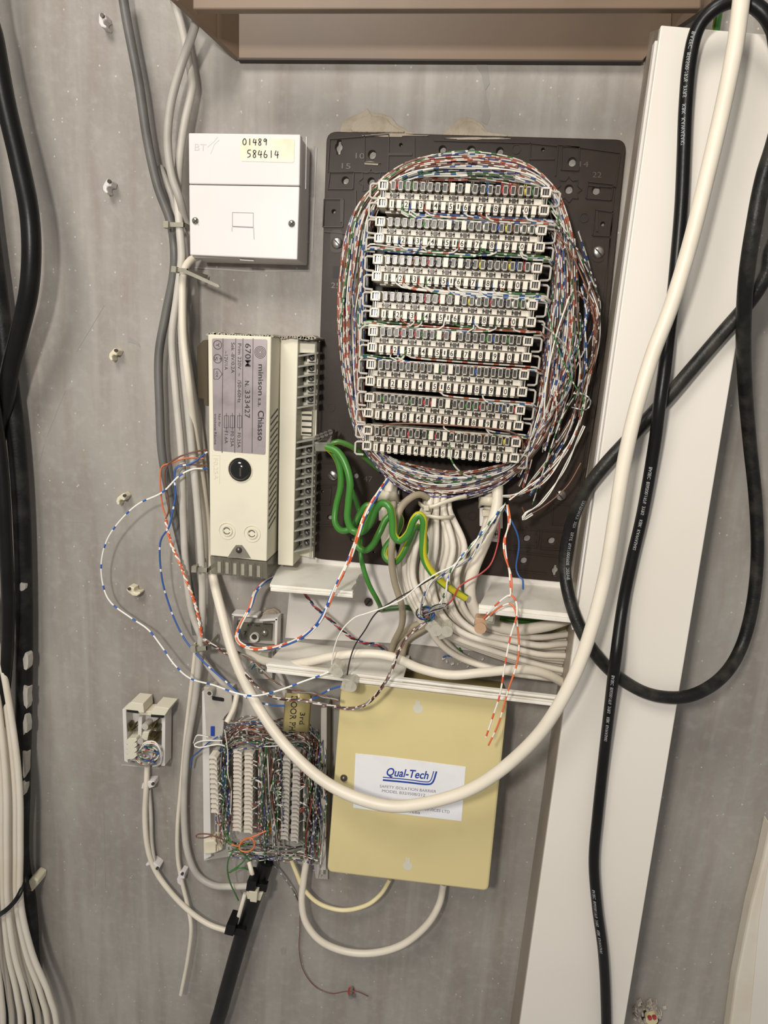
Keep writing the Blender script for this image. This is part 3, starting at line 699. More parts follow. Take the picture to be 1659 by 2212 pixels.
# wires running between the strips
nb = {0: 12, 1: 11, 2: 14, 3: 10, 4: 6, 5: 2, 6: 3}
for i, cnt in nb.items():
    for k in range(cnt):
        kk = random.choice([1, 2, 4, 5, 8, 9, 11, 12, 14, 15, 17]) if i != 4 else random.choice([1, 2, 3])
        u = (X0+kk*PW+PW/2)/SL; a = SP(i, u, 0.85); d1 = 1.13+0.22*random.random()
        ends = -0.02 if (i in (1, 3, 4) and random.random() < 0.45) else 1.03
        b = SP(i, u+(0.03 if ends > 0 else -0.03), d1-0.03); c = SP(i, (u+ends)/2, d1+0.02); e = SP(i, ends, d1+random.uniform(-0.05, 0.05)); g_ = SP(i, ends+(0.03 if ends > 0 else -0.03), d1+0.3)
        ci = random.choice([0, 1, 0, 1, 2, 4, 5, 11, 6])
        mb = MB(); tube(mb, [(a[0], a[1], 39.5), (b[0], b[1], 38), (c[0], c[1], 34+4*random.random()), (e[0], e[1], 34), (g_[0], g_[1], 22)], 1.9, 6, ci, 8)
        tag(mb.build('jumper_wire', WM), '%s wire leaving number %s of the %s strip' % (WN[ci], '1234567890'[min(kk//2, 9)], order[i]), 'wire', 'jumper wires under the %s strip' % order[i])
mb = MB(); tube(mb, [(970, 960, 40), (972, 985, 41), (985, 1010, 40), (1010, 1028, 36), (1050, 1030, 32), (1095, 1010, 28), (1120, 985, 24)], 2.0, 6); tag(mb.build('green_wire', 'w_green'), 'green and white wire drooping below number 6 of the lowest strip', 'wire')
mb = MB(); tube(mb, [(820, 925, 38), (850, 915, 42), (960, 918, 43), (1080, 928, 43), (1125, 945, 41), (1128, 975, 36)], 1.8, 6); tag(mb.build('brown_wire', 'wire_brown'), 'brown wire lying along the top of the lowest connector strip', 'wire')

# ---------------------------------------------------------------- clamps and white cable bundle
def clamp(cx, cy, label):
    t = thing('cable_clamp', at(cx, cy, PH), label, 'clamp')
    mb = MB(); prism(mb, [(cx-24, cy-40), (cx+22, cy-40), (cx+22, cy-26), (cx-24, cy-26)], PH, 15); prism(mb, [(cx-22, cy-15), (cx-9, cy-15), (cx-9, cy+25), (cx-22, cy+25)], PH, 15)
    prism(mb, [(cx+11, cy-15), (cx+28, cy-15), (cx+28, cy+30), (cx+11, cy+30)], PH, 15); prism(mb, [(cx+2, cy+22), (cx+24, cy+26), (cx+20, cy+60), (cx+4, cy+58)], PH, 13); mb.build('bracket', 'white_plastic', t, bevel=0.5)
    mb = MB(); P = [(cx-24, cy-30, 12), (cx-20, cy-38, 22), (cx, cy-38, 27), (cx+18, cy-36, 22), (cx+24, cy-26, 12)]
    Q = [at(*p) for p in cr(P, 4)]; vs = []; 
    for q in Q: vs += [(q[0], q[1], q[2]), (q[0], q[1], q[2]-6)]
    mb.add(vs, [[2*i, 2*i+1, 2*i+3, 2*i+2] for i in range(len(Q)-1)], 0, True); o = mb.build('strap', 'nylon', t); so = o.modifiers.new('s', 'SOLIDIFY'); so.thickness = 0.0012
    mb = MB(); prism(mb, [(cx-16, cy-10), (cx+2, cy-10), (cx+2, cy+4), (cx-16, cy+4)], 15, 21); mb.build('buckle', 'nylon', t, bevel=0.6)
    mb = MB(); dome(mb, cx+12, cy+42, 9, 13, 1.8); s = mb.build('screw', 'steel', t)
    mb = MB(); line(mb, (cx+7, cy+42), (cx+17, cy+42), 2, 14.4, 15.2); line(mb, (cx+12, cy+37), (cx+12, cy+47), 2, 14.4, 15.2); mb.build('cross_slot', 'dark', s)
clamp(840, 1100, 'white plastic cable clamp on the plate behind the green earth wires'); clamp(1058, 1112, 'white plastic cable clamp at the lower right of the plate with a screw below')
cable('white_cable', 'thick white cable in the left clamp, going down behind the green wires', 'cable', [(846, 1030, 16), (842, 1090, 18), (836, 1150, 18), (846, 1200, 16), (868, 1240, 10), (892, 1290, 10), (915, 1340, 10)], 15, 'white_cable')
cable('white_cable', 'thick white cable through the right clamp, bending to the vertical trunking', 'cable', [(1075, 1050, 20), (1072, 1100, 26), (1052, 1160, 34), (1025, 1225, 38), (1015, 1270, 38), (1025, 1315, 38), (1055, 1345, 36), (1110, 1360, 34), (1180, 1352, 32), (1232, 1335, 28), (1260, 1325, 18)], 13, 'white_cable')
cable('white_cable', 'second thick white cable slanting behind the one in the right clamp', 'cable', [(1058, 1060, 14), (1055, 1130, 16), (1030, 1190, 18), (985, 1260, 18), (960, 1300, 12)], 13, 'white_cable')
NB = 15
for k in range(NB):
    s = k/(NB-1); j = random.uniform(-4, 4); hz = 8+(k%4)*5
    sx = 915+s*55; P = [(sx+4, 1055, hz), (sx, 1100, hz+6), (872+s*132+j, 1180, hz+12), (868+s*120+j, 1250, hz+14), (900+s*105, 1320+j, hz+16)]
    if k % 5 == 3 and k < 12: P += [(925+s*60, 1375, hz+8), (985+s*30, 1420, hz+4), (1085, 1452-s*10, hz+4), (1180, 1470-s*26, hz+2), (1245, 1478-s*30, 8)]
    else: P += [(960+s*90, 1372-s*12+j, hz+16), (1060+s*50, 1412-s*38, hz+14), (1150+s*20, 1440-s*62+j, hz+10), (1205, 1458-s*85, hz+6), (1250, 1468-s*100, hz)]
    cable('white_cable', 'white cable of the bundle tied under the wire ring, %s from its left' % ORD[k], 'cable', P, 7.4, 'bundle_white', n=10, group='white cables of the tied bundle', step=12)
for k in range(3):
    cable('beige_cable', 'old beige cable turning down behind the white bundle inside the trunking', 'cable', [(960-k*8, 1348-k*5, 6), (915, 1345+k*7, 8), (880, 1362+k*10, 8), (862+k*4, 1395+k*8, 7), (856+k*5, 1420+k*4, 4)], 8, 'beige_cable', group='beige cables behind the bundle')
for k in range(4):
    cable('pale_cable', 'yellowed pale cable curving at the right end of the open trunking', 'cable', [(1080, 1385+k*8, 5), (1140, 1390+k*9, 7), (1190, 1378+k*10, 8), (1222, 1352+k*16, 8), (1236, 1335+k*22, 7)], 8, 'cream_cable', group='yellowed cables at the trunking end')
def tie(name, label, pts, wpx, m, h0=None, head=None, n=6):
    """flat strap following pts, with a small square head"""
    t = thing(name, at(*pts[0]), label, 'cable tie'); mb = MB(); Q = [Vector(at(*q)) for q in cr(pts, 4)]; vs = []
    for i, q in enumerate(Q):
        tg = (Q[min(i+1, len(Q)-1)]-Q[max(i-1, 0)]).normalized(); sd = tg.cross(Vector((0, 1, 0))).normalized()*mm(wpx)/2
        vs += [q+sd, q-sd]
    mb.add(vs, [[2*i, 2*i+1, 2*i+3, 2*i+2] for i in range(len(Q)-1)], 0, True); o = mb.build('strap', m, t); so = o.modifiers.new('s', 'SOLIDIFY'); so.thickness = 0.0012; so.offset = 0
    if head:
        mb = MB(); x, y, h = head; prism(mb, [(x-wpx*.7, y-wpx*.7), (x+wpx*.7, y-wpx*.7), (x+wpx*.7, y+wpx*.7), (x-wpx*.7, y+wpx*.7)], h-2, h+2.5); mb.build('head', m, t, bevel=0.4)
    return t
tie('cable_tie', 'translucent cable tie at the neck of the white bundle with its tail pointing up', [(905, 1086, 22), (915, 1094, 34), (935, 1094, 37), (962, 1084, 36), (990, 1075, 33), (1008, 1072, 30)], 8, 'nylon', head=(921, 1098, 36))
tie('cable_tie', 'translucent cable tie round the white bundle just below the first tie', [(912, 1112, 22), (922, 1114, 35), (950, 1118, 38), (974, 1117, 33), (980, 1116, 22)], 7, 'nylon')
cable('beige_cable', 'single grey-beige cable arching in front of the green earth wire loops', 'cable', [(935, 1082, 24), (905, 1068, 32), (875, 1085, 40), (858, 1115, 46), (850, 1155, 48), (845, 1200, 46), (852, 1255, 40), (868, 1310, 34), (868, 1350, 26), (852, 1385, 14), (845, 1405, 8)], 8, 'beige_cable')
cable('white_cable', 'long white cable lying along the front of the lower trunking wall', 'cable', [(528, 1405, 14), (560, 1424, 22), (610, 1434, 34), (660, 1430, 46), (720, 1418, 52), (790, 1412, 54), (850, 1420, 54), (910, 1445, 54), (975, 1458, 54), (1050, 1452, 52), (1130, 1446, 46), (1185, 1458, 38), (1240, 1490, 24)], 11, 'white_cable')
# ---------------------------------------------------------------- earth block and earth wires
t = thing('earth_terminal_block', at(700, 960, PH), 'small grey metal earth terminal block between the power supply and the plate', 'terminal block')
mb = MB(); prism(mb, [(678, 955), (704, 955), (718, 936), (716, 950), (712, 976), (680, 976)], 12, 34); mb.build('body', mat('block_grey', (118, 116, 104), 0.45, metal=0.3, var=0.2), t, bevel=0.8)
for k in range(4):
    mb = MB(); cyl(mb, 686+k*9, 944-k*3.5, 6, 30, 38); s = mb.build('screw', 'dark_steel', t)
    mb = MB(); line(mb, (682+k*9, 944-k*3.5), (690+k*9, 942-k*3.5), 2, 38, 38.3); mb.build('screw_slot', 'dark', s)
E1 = [(706, 966, 40), (728, 975, 42), (745, 1000, 44), (756, 1040, 46), (753, 1085, 46), (751, 1120, 46), (762, 1146, 46), (783, 1148, 48), (800, 1128, 50), (812, 1100, 52), (826, 1087, 54), (842, 1096, 56), (848, 1125, 56), (850, 1155, 56), (864, 1168, 56), (882, 1152, 58), (893, 1124, 60), (905, 1112, 60), (915, 1124, 60), (914, 1160, 58), (916, 1205, 58), (936, 1240, 58), (965, 1266, 56), (1006, 1292, 52)]
cable('earth_wire', 'thick green and yellow earth wire in front, bent in deep waves to the trunking', 'earth wire', E1, 8.5, 'earth', n=14, step=4)
E2 = [(704, 964, 34), (722, 982, 34), (734, 1010, 34), (736, 1050, 34), (726, 1095, 34), (724, 1128, 36), (738, 1146, 36), (760, 1140, 34), (776, 1112, 32), (792, 1092, 32), (806, 1096, 32), (800, 1118, 32), (776, 1150, 32), (772, 1178, 34), (788, 1189, 36), (806, 1176, 38), (820, 1150, 38), (834, 1122, 34), (852, 1108, 32), (866, 1122, 32), (858, 1150, 34), (833, 1184, 36), (834, 1206, 38), (854, 1214, 40), (870, 1196, 42), (884, 1166, 40), (898, 1138, 36), (912, 1150, 30), (922, 1200, 30), (924, 1262, 20)]
cable('earth_wire', 'duller green earth wire looping behind the thick front one', 'earth wire', E2, 7.5, 'earth', n=12, step=4)
cable('earth_wire', 'thin green and yellow earth wire dropping straight into the trunking', 'earth wire', [(710, 964, 30), (735, 1000, 28), (752, 1040, 26), (768, 1080, 26), (778, 1120, 28), (778, 1165, 30), (782, 1215, 34), (797, 1262, 34), (815, 1296, 30), (824, 1316, 12)], 5.5, 'earth', n=10, step=4)
cable('earth_wire', 'dark green wire lying across the base of the open trunking', 'earth wire', [(818, 1317, 8), (850, 1313, 9), (880, 1312, 9), (905, 1322, 8)], 6, 'green_dark')
cable('earth_wire', 'dusty green wire going from the earth block behind the wire ring', 'earth wire', [(712, 960, 32), (730, 954, 32), (760, 965, 28), (790, 990, 20), (820, 1015, 12)], 6, 'earth_old')
cable('earth_wire', 'yellow-green wire under the lip at the right end of the trunking', 'earth wire', [(1080, 1336, 8), (1130, 1342, 10), (1210, 1346, 10)], 5, 'earth')
cable('earth_wire', 'cut green and yellow wire stub poking out of the trunking floor', 'earth wire', [(990, 1400, 4), (994, 1412, 6), (996, 1424, 5)], 5, 'earth')
cable('earth_wire', 'green and yellow wire showing above the vertical trunking at the top right', 'earth wire', [(1560, -20, 20), (1552, 30, 20), (1545, 75, 20)], 7, 'earth')
# ---------------------------------------------------------------- thin wires round the trunking
def tw(name, label, pts, mats, rpx=1.9, pitch=40, group=None, n=6):
    mb = MB(); twist(mb, pts, rpx, tuple(range(len(mats))), pitch, 5, n); return tag(mb.build(name, mats), label, 'wire', group)
def wr(name, label, pts, m, rpx=2.0, group=None):
    mb = MB(); tube(mb, pts, rpx, 7, 0, 5); return tag(mb.build(name, m), label, 'wire', group)
tw('wire_bundle', 'orange, blue and white striped wires looping from the ring down to the small junction block', [(838, 1036, 40), (815, 1068, 56), (790, 1110, 62), (772, 1160, 64), (752, 1215, 64), (722, 1275, 64), (695, 1335, 62), (660, 1372, 58), (610, 1394, 52), (560, 1402, 44), (525, 1394, 36), (511, 1376, 32), (520, 1348, 30), (540, 1312, 28), (552, 1278, 26), (572, 1256, 22), (590, 1246, 16)], ['wo_bright', 'bw_bright', 'wb_bright', 'ow_bright'], 2.2, 420)
tw('twisted_wire', 'black, red and white twisted wires crossing the white trunking base', [(655, 1278, 26), (680, 1310, 28), (720, 1345, 28), (755, 1375, 26), (790, 1390, 22), (815, 1392, 20), (832, 1408, 16)], ['wire_black', 'wire_red', 'w_blue'], 1.7, 34)
tw('twisted_wire', 'orange and white twisted pair hanging left of the grey cables', [(358, 1122, 28), (362, 1142, 28), (370, 1175, 28), (388, 1215, 28), (402, 1252, 27), (420, 1300, 26), (430, 1340, 25), (436, 1376, 24)], ['ow_bright', 'wo_bright'], 2.2, 26)
wr('orange_wire', 'bare orange strand bending back up to the brown wires', [(440, 990, 22), (400, 990, 26), (372, 1000, 28), (350, 1008, 28), (346, 1035, 28), (348, 1070, 28), (352, 1098, 28), (360, 1118, 28)], 'wire_orange', 1.9)
wr('brown_wire', 'brown strand arching from the power supply beside the orange one', [(448, 972, 22), (420, 976, 28), (385, 988, 30), (360, 1008, 30), (356, 1040, 29), (363, 1075, 28), (364, 1104, 28), (358, 1120, 28)], 'wire_brown', 2.0)
wr('brown_wire', 'lower brown strand coming out of the left side of the power supply', [(448, 1006, 20), (420, 1004, 24), (392, 1004, 26), (378, 1014, 27), (376, 1034, 27)], 'wire_brown', 2.0)
wr('blue_wire', 'solid blue strand running down beside the orange twisted pair', [(448, 976, 20), (415, 1000, 26), (382, 1010, 30), (377, 1032, 30), (379, 1070, 30), (372, 1110, 30), (364, 1140, 30), (348, 1165, 28), (345, 1200, 26), (350, 1250, 24), (360, 1290, 22), (378, 1340, 22), (402, 1385, 24), (440, 1430, 32), (480, 1465, 40), (520, 1500, 44), (570, 1520, 46), (620, 1524, 48), (670, 1512, 50), (712, 1490, 54), (738, 1482, 58)], 'bw_bright', 2.2)
wr('blue_white_wire', 'long white wire with blue bands swinging far out to the left', [(448, 1012, 20), (415, 1014, 26), (385, 1030, 30), (350, 1064, 30), (300, 1088, 28), (262, 1122, 26), (232, 1165, 24), (219, 1215, 22), (223, 1265, 20), (240, 1302, 20), (282, 1334, 20), (320, 1360, 22), (348, 1395, 24), (378, 1437, 30), (412, 1466, 40), (462, 1480, 52), (510, 1497, 58), (550, 1503, 60), (600, 1492, 62), (655, 1472, 60), (700, 1456, 60), (725, 1444, 60)], 'wb_bright', 2.1)
tw('twisted_wire', 'brown, black and white wires sagging past the top of the yellow box', [(440, 1380, 26), (470, 1400, 30), (505, 1425, 36), (530, 1455, 46), (560, 1488, 54), (600, 1508, 58), (660, 1514, 60), (720, 1526, 60), (765, 1530, 60), (800, 1514, 62), (838, 1465, 66), (862, 1405, 64), (888, 1368, 58), (920, 1345, 50)], ['brown_w', 'black_w', 'w_brown', 'grey_w'], 1.8, 110)
tw('twisted_wire', 'grey and brown pair dropping steeply beside the thick white loop', [(438, 1386, 24), (480, 1402, 28), (520, 1412, 34), (552, 1432, 36), (580, 1462, 40), (610, 1484, 44), (650, 1494, 48), (690, 1502, 54), (730, 1514, 58)], ['wire_brown', 'wire_grey'], 1.8, 60)
wr('white_wire', 'fine white wire rising from the clear connectors to the right clamp', [(716, 1440, 60), (722, 1400, 62), (738, 1362, 64), (765, 1335, 64), (792, 1325, 66), (830, 1312, 66), (872, 1292, 66), (910, 1260, 66), (945, 1238, 66), (985, 1218, 64), (1020, 1180, 62), (1055, 1135, 56), (1085, 1095, 44)], 'wire_white', 1.8)
wr('grey_wire', 'thin dark wire beside the white one, ending at the clear connectors', [(750, 1458, 60), (756, 1425, 62), (768, 1392, 62), (788, 1362, 62), (812, 1325, 62), (850, 1298, 62), (890, 1275, 62), (940, 1245, 62)], 'wire_black', 1.7)
tw('twisted_wire', 'white, green and blue wires fanning from the right cable end over the bundle', [(1092, 1088, 46), (1062, 1125, 56), (1030, 1165, 62), (1000, 1200, 64), (975, 1232, 64), (962, 1280, 60), (945, 1318, 56)], ['w_green', 'wb_bright'], 1.9, 60)
tw('twisted_wire', 'blue and white wires crossing in front of the white cables', [(1090, 1095, 44), (1052, 1150, 54), (1015, 1205, 60), (970, 1232, 62), (930, 1262, 60), (912, 1300, 58), (905, 1330, 54)], ['w_blue', 'wire_white', 'wire_grey'], 1.8, 70)
wr('red_wire', 'thin red wire hanging loosely below the right clamp', [(1078, 1130, 44), (1076, 1170, 46), (1062, 1215, 50), (1040, 1238, 54), (1008, 1256, 56), (990, 1270, 58), (975, 1298, 58), (948, 1320, 56)], 'wire_red', 1.9)
wr('blue_wire', 'short blue wire with a free end hanging over the right trunking ledge', [(1090, 1098, 44), (1102, 1120, 46), (1117, 1152, 46), (1121, 1180, 44), (1115, 1225, 42), (1122, 1246, 44), (1129, 1252, 46), (1130, 1273, 46)], 'wire_blue', 2.0)
tw('twisted_wire', 'orange and white pair hanging down from the right cable end', [(1096, 1090, 46), (1100, 1130, 48), (1090, 1165, 50), (1092, 1200, 52), (1102, 1240, 54), (1104, 1280, 58), (1100, 1290, 60)], ['wo_bright', 'ow_bright'], 1.9, 130)
wr('orange_wire', 'orange wire bending down from the crimp to a free end over the yellow box', [(1050, 1338, 60), (1075, 1315, 64), (1100, 1304, 66), (1113, 1318, 68), (1118, 1355, 70), (1121, 1400, 70), (1115, 1440, 70), (1098, 1490, 70), (1078, 1560, 68), (1055, 1610, 66)], 'ow_bright', 2.2)
wr('white_wire', 'white wire with orange dashes ending free over the yellow box', [(1045, 1336, 60), (1070, 1308, 66), (1100, 1286, 70), (1114, 1298, 72), (1116, 1330, 74), (1102, 1378, 74), (1090, 1440, 74), (1080, 1500, 72), (1064, 1550, 70), (1050, 1592, 68)], 'wo_bright', 2.2)
mb = MB()
for k in range(9):
    cx, cy = 922+random.uniform(-6, 6), 1328+random.uniform(-6, 6); r = random.uniform(8, 20); a0 = random.random()*6
    tube(mb, [(cx+r*math.cos(a0+j*0.8), cy+r*0.8*math.sin(a0+j*0.8), 52+random.uniform(-3, 5)) for j in range(7)], 1.7, 5, random.choice([1, 2, 3, 5, 7]), 5)
for k in range(5): tube(mb, [(915+k*3, 1330, 54), (935, 1322-k*3, 57), (955+k*2, 1316-k*3, 58), (968, 1300+k*4, 58)], 1.6, 5, random.choice([2, 7, 5]), 5)
tag(mb.build('wire_tangle', TC), 'small knot of blue, brown and grey wires above the clear gel connectors', 'wire tangle', kind='stuff')
def gel(cx, cy, ang, label, m='gel', h=54, r=17):
    t = thing('gel_connector', at(cx, cy, h-6), label, 'connector'); mb = MB(); ca, sa = math.cos(ang), math.sin(ang)
    R = lambda x, y: (cx+x*ca-y*sa, cy+x*sa+y*ca)
    prism(mb, rpoly([R(-r, -r*.8), R(r*.4, -r*.8), R(r*.4, r*.8), R(-r, r*.8)], 4, 3), h-6, h+3); mb.build('body', m, t, bevel=0.5)
    mb = MB(); c = R(r*.35, 0); cyl(mb, c[0], c[1], r*.85, h-7, h+5, 20); mb.build('button', m, t)
    mb = MB(); c = R(r*.2, 0); line(mb, R(-r*.7, -4), R(r*.5, -4), 2.6, h-2, h+1); line(mb, R(-r*.7, 4), R(r*.5, 4), 2.6, h-2, h+1); mb.build('metal_insert', 'steel', t)
gel(726, 1450, 0.7, 'clear gel wire connector resting on the lower trunking lip, upper of two', h=62, r=15)
gel(753, 1482, 0.3, 'clear gel wire connector hanging against the yellow box, lower of two', h=60, r=16)
gel(938, 1358, 0.7, 'clear gel wire connector on the white cables, left one of the touching pair', h=52, r=17)
gel(960, 1366, -0.3, 'clear gel wire connector on the white cables, right one of the touching pair', h=53, r=16)
gel(1038, 1352, 1.7, 'brownish gel wire connector beside the square crimp on the white cables', 'gel_orange', h=56, r=16)
t = thing('crimp_connector', at(1060, 1336, 50), 'square grey crimp connector with orange and white wires by the trunking lip', 'connector')
mb = MB(); prism(mb, [(1050, 1324), (1070, 1326), (1068, 1350), (1049, 1347)], 50, 60); mb.build('body', 'grey_tie', t, bevel=0.6)
mb = MB(); prism(mb, [(1055, 1330), (1066, 1332), (1064, 1343), (1054, 1341)], 60, 61.5); mb.build('button', 'gel', t)

# ---------------------------------------------------------------- power supply
H1, H2 = 48, 27
t = thing('power_supply', at(550, 980, 0), 'ivory power supply unit with a grey type label, left of the dark plate', 'power supply'); ps = t
ft = [(449, 722), (586, 727), (576, 1213), (454, 1200)]
mb = MB(); prism(mb, ft, 0, H1); body = mb.build('body', 'ivory', t, bevel=0.7)
mb = MB(); prism(mb, [(605, 728), (644, 730), (633, 1223), (600, 1220)], 0, H2); mb.build('rail_cover', 'ivory', t, bevel=0.6)
# vents on the right side face
for k in range(18):
    v = (889+k*14.2); u = (v-727)/(1213-727); a = at(586-10*u, v, H1); z = a[2]; x = a[0]; mbv = MB()
    mbv.add([(x+0.25, 29, z+1.0), (x+0.25, 45.5, z-4.2), (x+0.25, 45.5, z-5.2), (x+0.25, 29, z-0.2)], [[0, 1, 2, 3]]); mbv.add([(x-.5, 29, z+1.0), (x-.5, 45.5, z-4.2), (x-.5, 45.5, z-5.2), (x-.5, 29, z-0.2)], [[0, 3, 2, 1]])
    mbv.build('vent_slot', 'dark', t)
# terminal strip
mb = MB(); prism(mb, [(642, 735), (688, 738), (676, 1206), (632, 1196)], 0, 10); prism(mb, [(644, 738), (682, 740), (680, 762), (643, 762)], 10, 22); mb.build('terminal_base', 'ivory', t)
ys = [773+k*22.3 for k in range(5)]+[972+k*22.3 for k in range(10)]
for y in ys:
    u = (y-735)/465; xr = 684-12*u; xl = 646-12*u
    mb = MB(); prism(mb, [(xl+18, y-9), (xr-1, y-9), (xr-1, y+8), (xl+18, y+8)], 10, 15); p = mb.build('terminal', 'steel', t)
    mb = MB(); dome(mb, (xl+xr)/2+10, y-1, 8, 15, 2.4, 12); s = mb.build('screw', 'steel', p)
    mb = MB(); line(mb, ((xl+xr)/2+6, y-6), ((xl+xr)/2+13, y+3), 1.7, 16.8, 17.9); mb.build('screw_slot', 'dark', s)
mb = MB()
for y in ys:
    u = (y-735)/465; xl = 644-12*u; cyl(mb, xl+9, y, 8, 9.5, 10.3, 12)
tag(mb.build('wire_entry', 'window_dark', t))
for y in [761]+[784+k*22.3 for k in range(5)]+[948, 961]+[983+k*22.3 for k in range(10)]:
    u = (y-735)/465; a = at(645-12*u, y+6, 25); b = at(686-12*u, y-1, 25); mb = MB()
    hexa(mb, [(a[0], 10, a[2]), (a[0], 26, a[2]), (b[0], 22, b[2]), (b[0], 10, b[2])], [(a[0], 10, a[2]-1.3), (a[0], 26, a[2]-1.3), (b[0], 22, b[2]-1.3), (b[0], 10, b[2]-1.3)]); mb.build('divider_fin', 'fin_plastic', t)
mb = MB(); prism(mb, [(648, 888), (674, 889), (672, 941), (647, 940)], 10, 14); mb.build('blank_cover', 'ivory', t)
for k in range(4):
    mb = MB(); prism(mb, [(652, 894+k*13), (673, 895+k*13), (673, 899+k*13), (652, 898+k*13)], 14, 14.3); mb.build('vent_slot', 'dark', t)
mb = MB(); prism(mb, [(640, 735), (684, 738), (672, 1208), (668, 1208), (680, 742), (640, 740)], 22, 24); mb.build('cover_edge', 'clear_plastic', t)
# label
lb = [(458, 731), (577, 733), (573, 982), (461, 973)]
mb = MB(); prism(mb, rpoly(lb, 4, 3), H1, H1+0.4); lab = mb.build('type_label', 'label_metal', t)
mb = MB(); hh = H1+0.5
def vt(s, x, y0, y1, cap, bold=0.0):
    # the unit leans a little, so does its printing
    f = lambda y: x-(x-455)*(y-730)*0.00010
    text(mb, s, (f(y0), y0), (f(y1), y1), cap, hh, 0, bold)
vt('minison', 559, 787, 854, 11, 0.012); vt('s.a.', 559, 860, 879, 8, 0.01); vt('Chiasso', 559, 887, 952, 13, 0.012)
vt('670M', 530, 742, 792, 12, 0.004); vt('N.', 530, 823, 835, 9, 0.015); vt('333427', 530, 843, 903, 11, 0.0)
vt('Prim 220V  ~  /50-60Hz', 514, 742, 870, 7.5, 0.0); vt('Sek -8V/0.2A', 499.5, 740, 806, 7.5); vt('~12V/1A', 485, 758, 799, 7.5)
vt('F0.25A', 514, 935, 967, 7); vt('F0.25A', 499, 932, 965, 7); vt('F1.6A', 486, 931, 958, 7)
vt('Nur für', 472, 894, 922, 5); vt('trockene Räume', 463, 894, 960, 5)
for x in (481.5, 509, 524.8, 546.5): line(mb, (x, 731), (x-2, 978), 1.0, H1+0.3, hh)
for x in (517.5, 502, 489):
    for a, b_ in (((x-4.5, 898), (x+4.5, 898)), ((x+4.5, 898), (x+4.2, 924)), ((x+4.2, 924), (x-4.8, 924)), ((x-4.8, 924), (x-4.5, 898)), ((x, 892), (x, 930))): line(mb, a, b_, 0.9, H1+0.3, hh)
for r in (4, 7, 10, 13): ring(mb, 562, 761, r-1.0, r, H1+0.3, hh, 24)
for y in (745, 775): ring(mb, 470, y, 8.6, 9.8, H1+0.3, hh)
text(mb, 'Y', (466, 741), (466, 750), 8, hh); text(mb, '+', (473, 771), (473, 779), 7, hh); text(mb, 'S', (463, 771), (463, 779), 7, hh)
poly_line(mb, [(462, 797), (472, 797), (480, 808), (472, 819), (462, 819), (462, 797)], 1.0, H1+0.3, hh); text(mb, 'VDE', (466, 801), (466, 815), 5, hh)
mb.build('printing', 'ink', lab)
mb = MB(); text(mb, 'F0,25A', (461, 990), (462, 1036), 9, H1+0.15); poly_line(mb, [(458, 983), (475, 984), (474, 1045)], 0.8, H1, H1+0.15); mb.build('embossing', mat('ivory_shade', (204, 198, 178), 0.5), t)
mb = MB(); ring(mb, 518, 1015, 27.5, 29.5, H1, H1+0.6, 32); mb.build('fuse_rim', 'ivory', t)
mb = MB(); cyl(mb, 518, 1015, 27, H1, H1+1.2, 32, taper=0.97); dome(mb, 518, 1015, 24, H1+1.2, 3.2, 32); fc = mb.build('fuse_cap', 'knob_black', t)
mb = MB(); line(mb, (519, 1011), (519, 1029), 4, H1+3, H1+4.6); mb.build('slot', 'dark_steel', fc)
for x, y in ((490, 1147), (544, 1153)):
    mb = MB(); ring(mb, x, y, 18.5, 20, H1, H1+0.5, 28); ring(mb, x, y, 10, 12.5, H1, H1+1.0, 24); k = mb.build('knockout', 'ivory', t)
    mb = MB(); ring(mb, x, y, 6.6, 8, H1, H1+0.25, 20, 0, 20, 160); ring(mb, x, y, 6.6, 8, H1, H1+0.25, 20, 0, 200, 340); mb.build('score_line', 'ink', k)
mb = MB(); prism(mb, [(491, 1205), (503, 1186), (509, 1178), (522, 1178), (530, 1188), (541, 1206)], H1, H1+0.8); sp_ = mb.build('screw_tab', 'clear_plastic', t)
mb = MB(); dome(mb, 516, 1188, 7.5, H1+0.8, 2, 14); s = mb.build('screw', 'dark_steel', sp_)
mb = MB()
v0 = [(453, 1201), (577, 1214), (578, 1252), (455, 1240)]
prism(mb, v0, 14, H1-1); mb.build('terminal_cover', 'smoke_plastic', t, bevel=0.8)
for k in range(6):
    x = 474+k*17; y = 1208+k*1.8; mb = MB(); prism(mb, [(x-4, y+5), (x+3, y+6), (x+3, y+30), (x-4, y+29)], 34, 47.6); mb.build('pin', 'grey_tie', t)
    mb = MB(); prism(mb, [(x+6, y+2), (x+8, y+2), (x+8, y+34), (x+6, y+34)], 30, 47.5); mb.build('divider', 'smoke_plastic', t)
mb = MB(); prism(mb, [(425, 750), (438, 735), (449, 733), (449, 878), (440, 874), (440, 862), (427, 860)], 2, 20); mb.build('side_tab', mat('amber_plastic', (84, 74, 58), 0.25, alpha=0.9), t, bevel=0.5)
mb = MB()
for k in range(40):
    x = 449+k*5.9; prism(mb, blob(x, 722+(x-449)*0.04+random.uniform(-2, 1), 5, 3.2, 7, k, 0.4), 6, 30 if x > 588 else 44)
prism(mb, blob(668, 732, 16, 9, 12, 4, 0.2), 8, 22)
mb.build('dust_layer', 'dust', t)

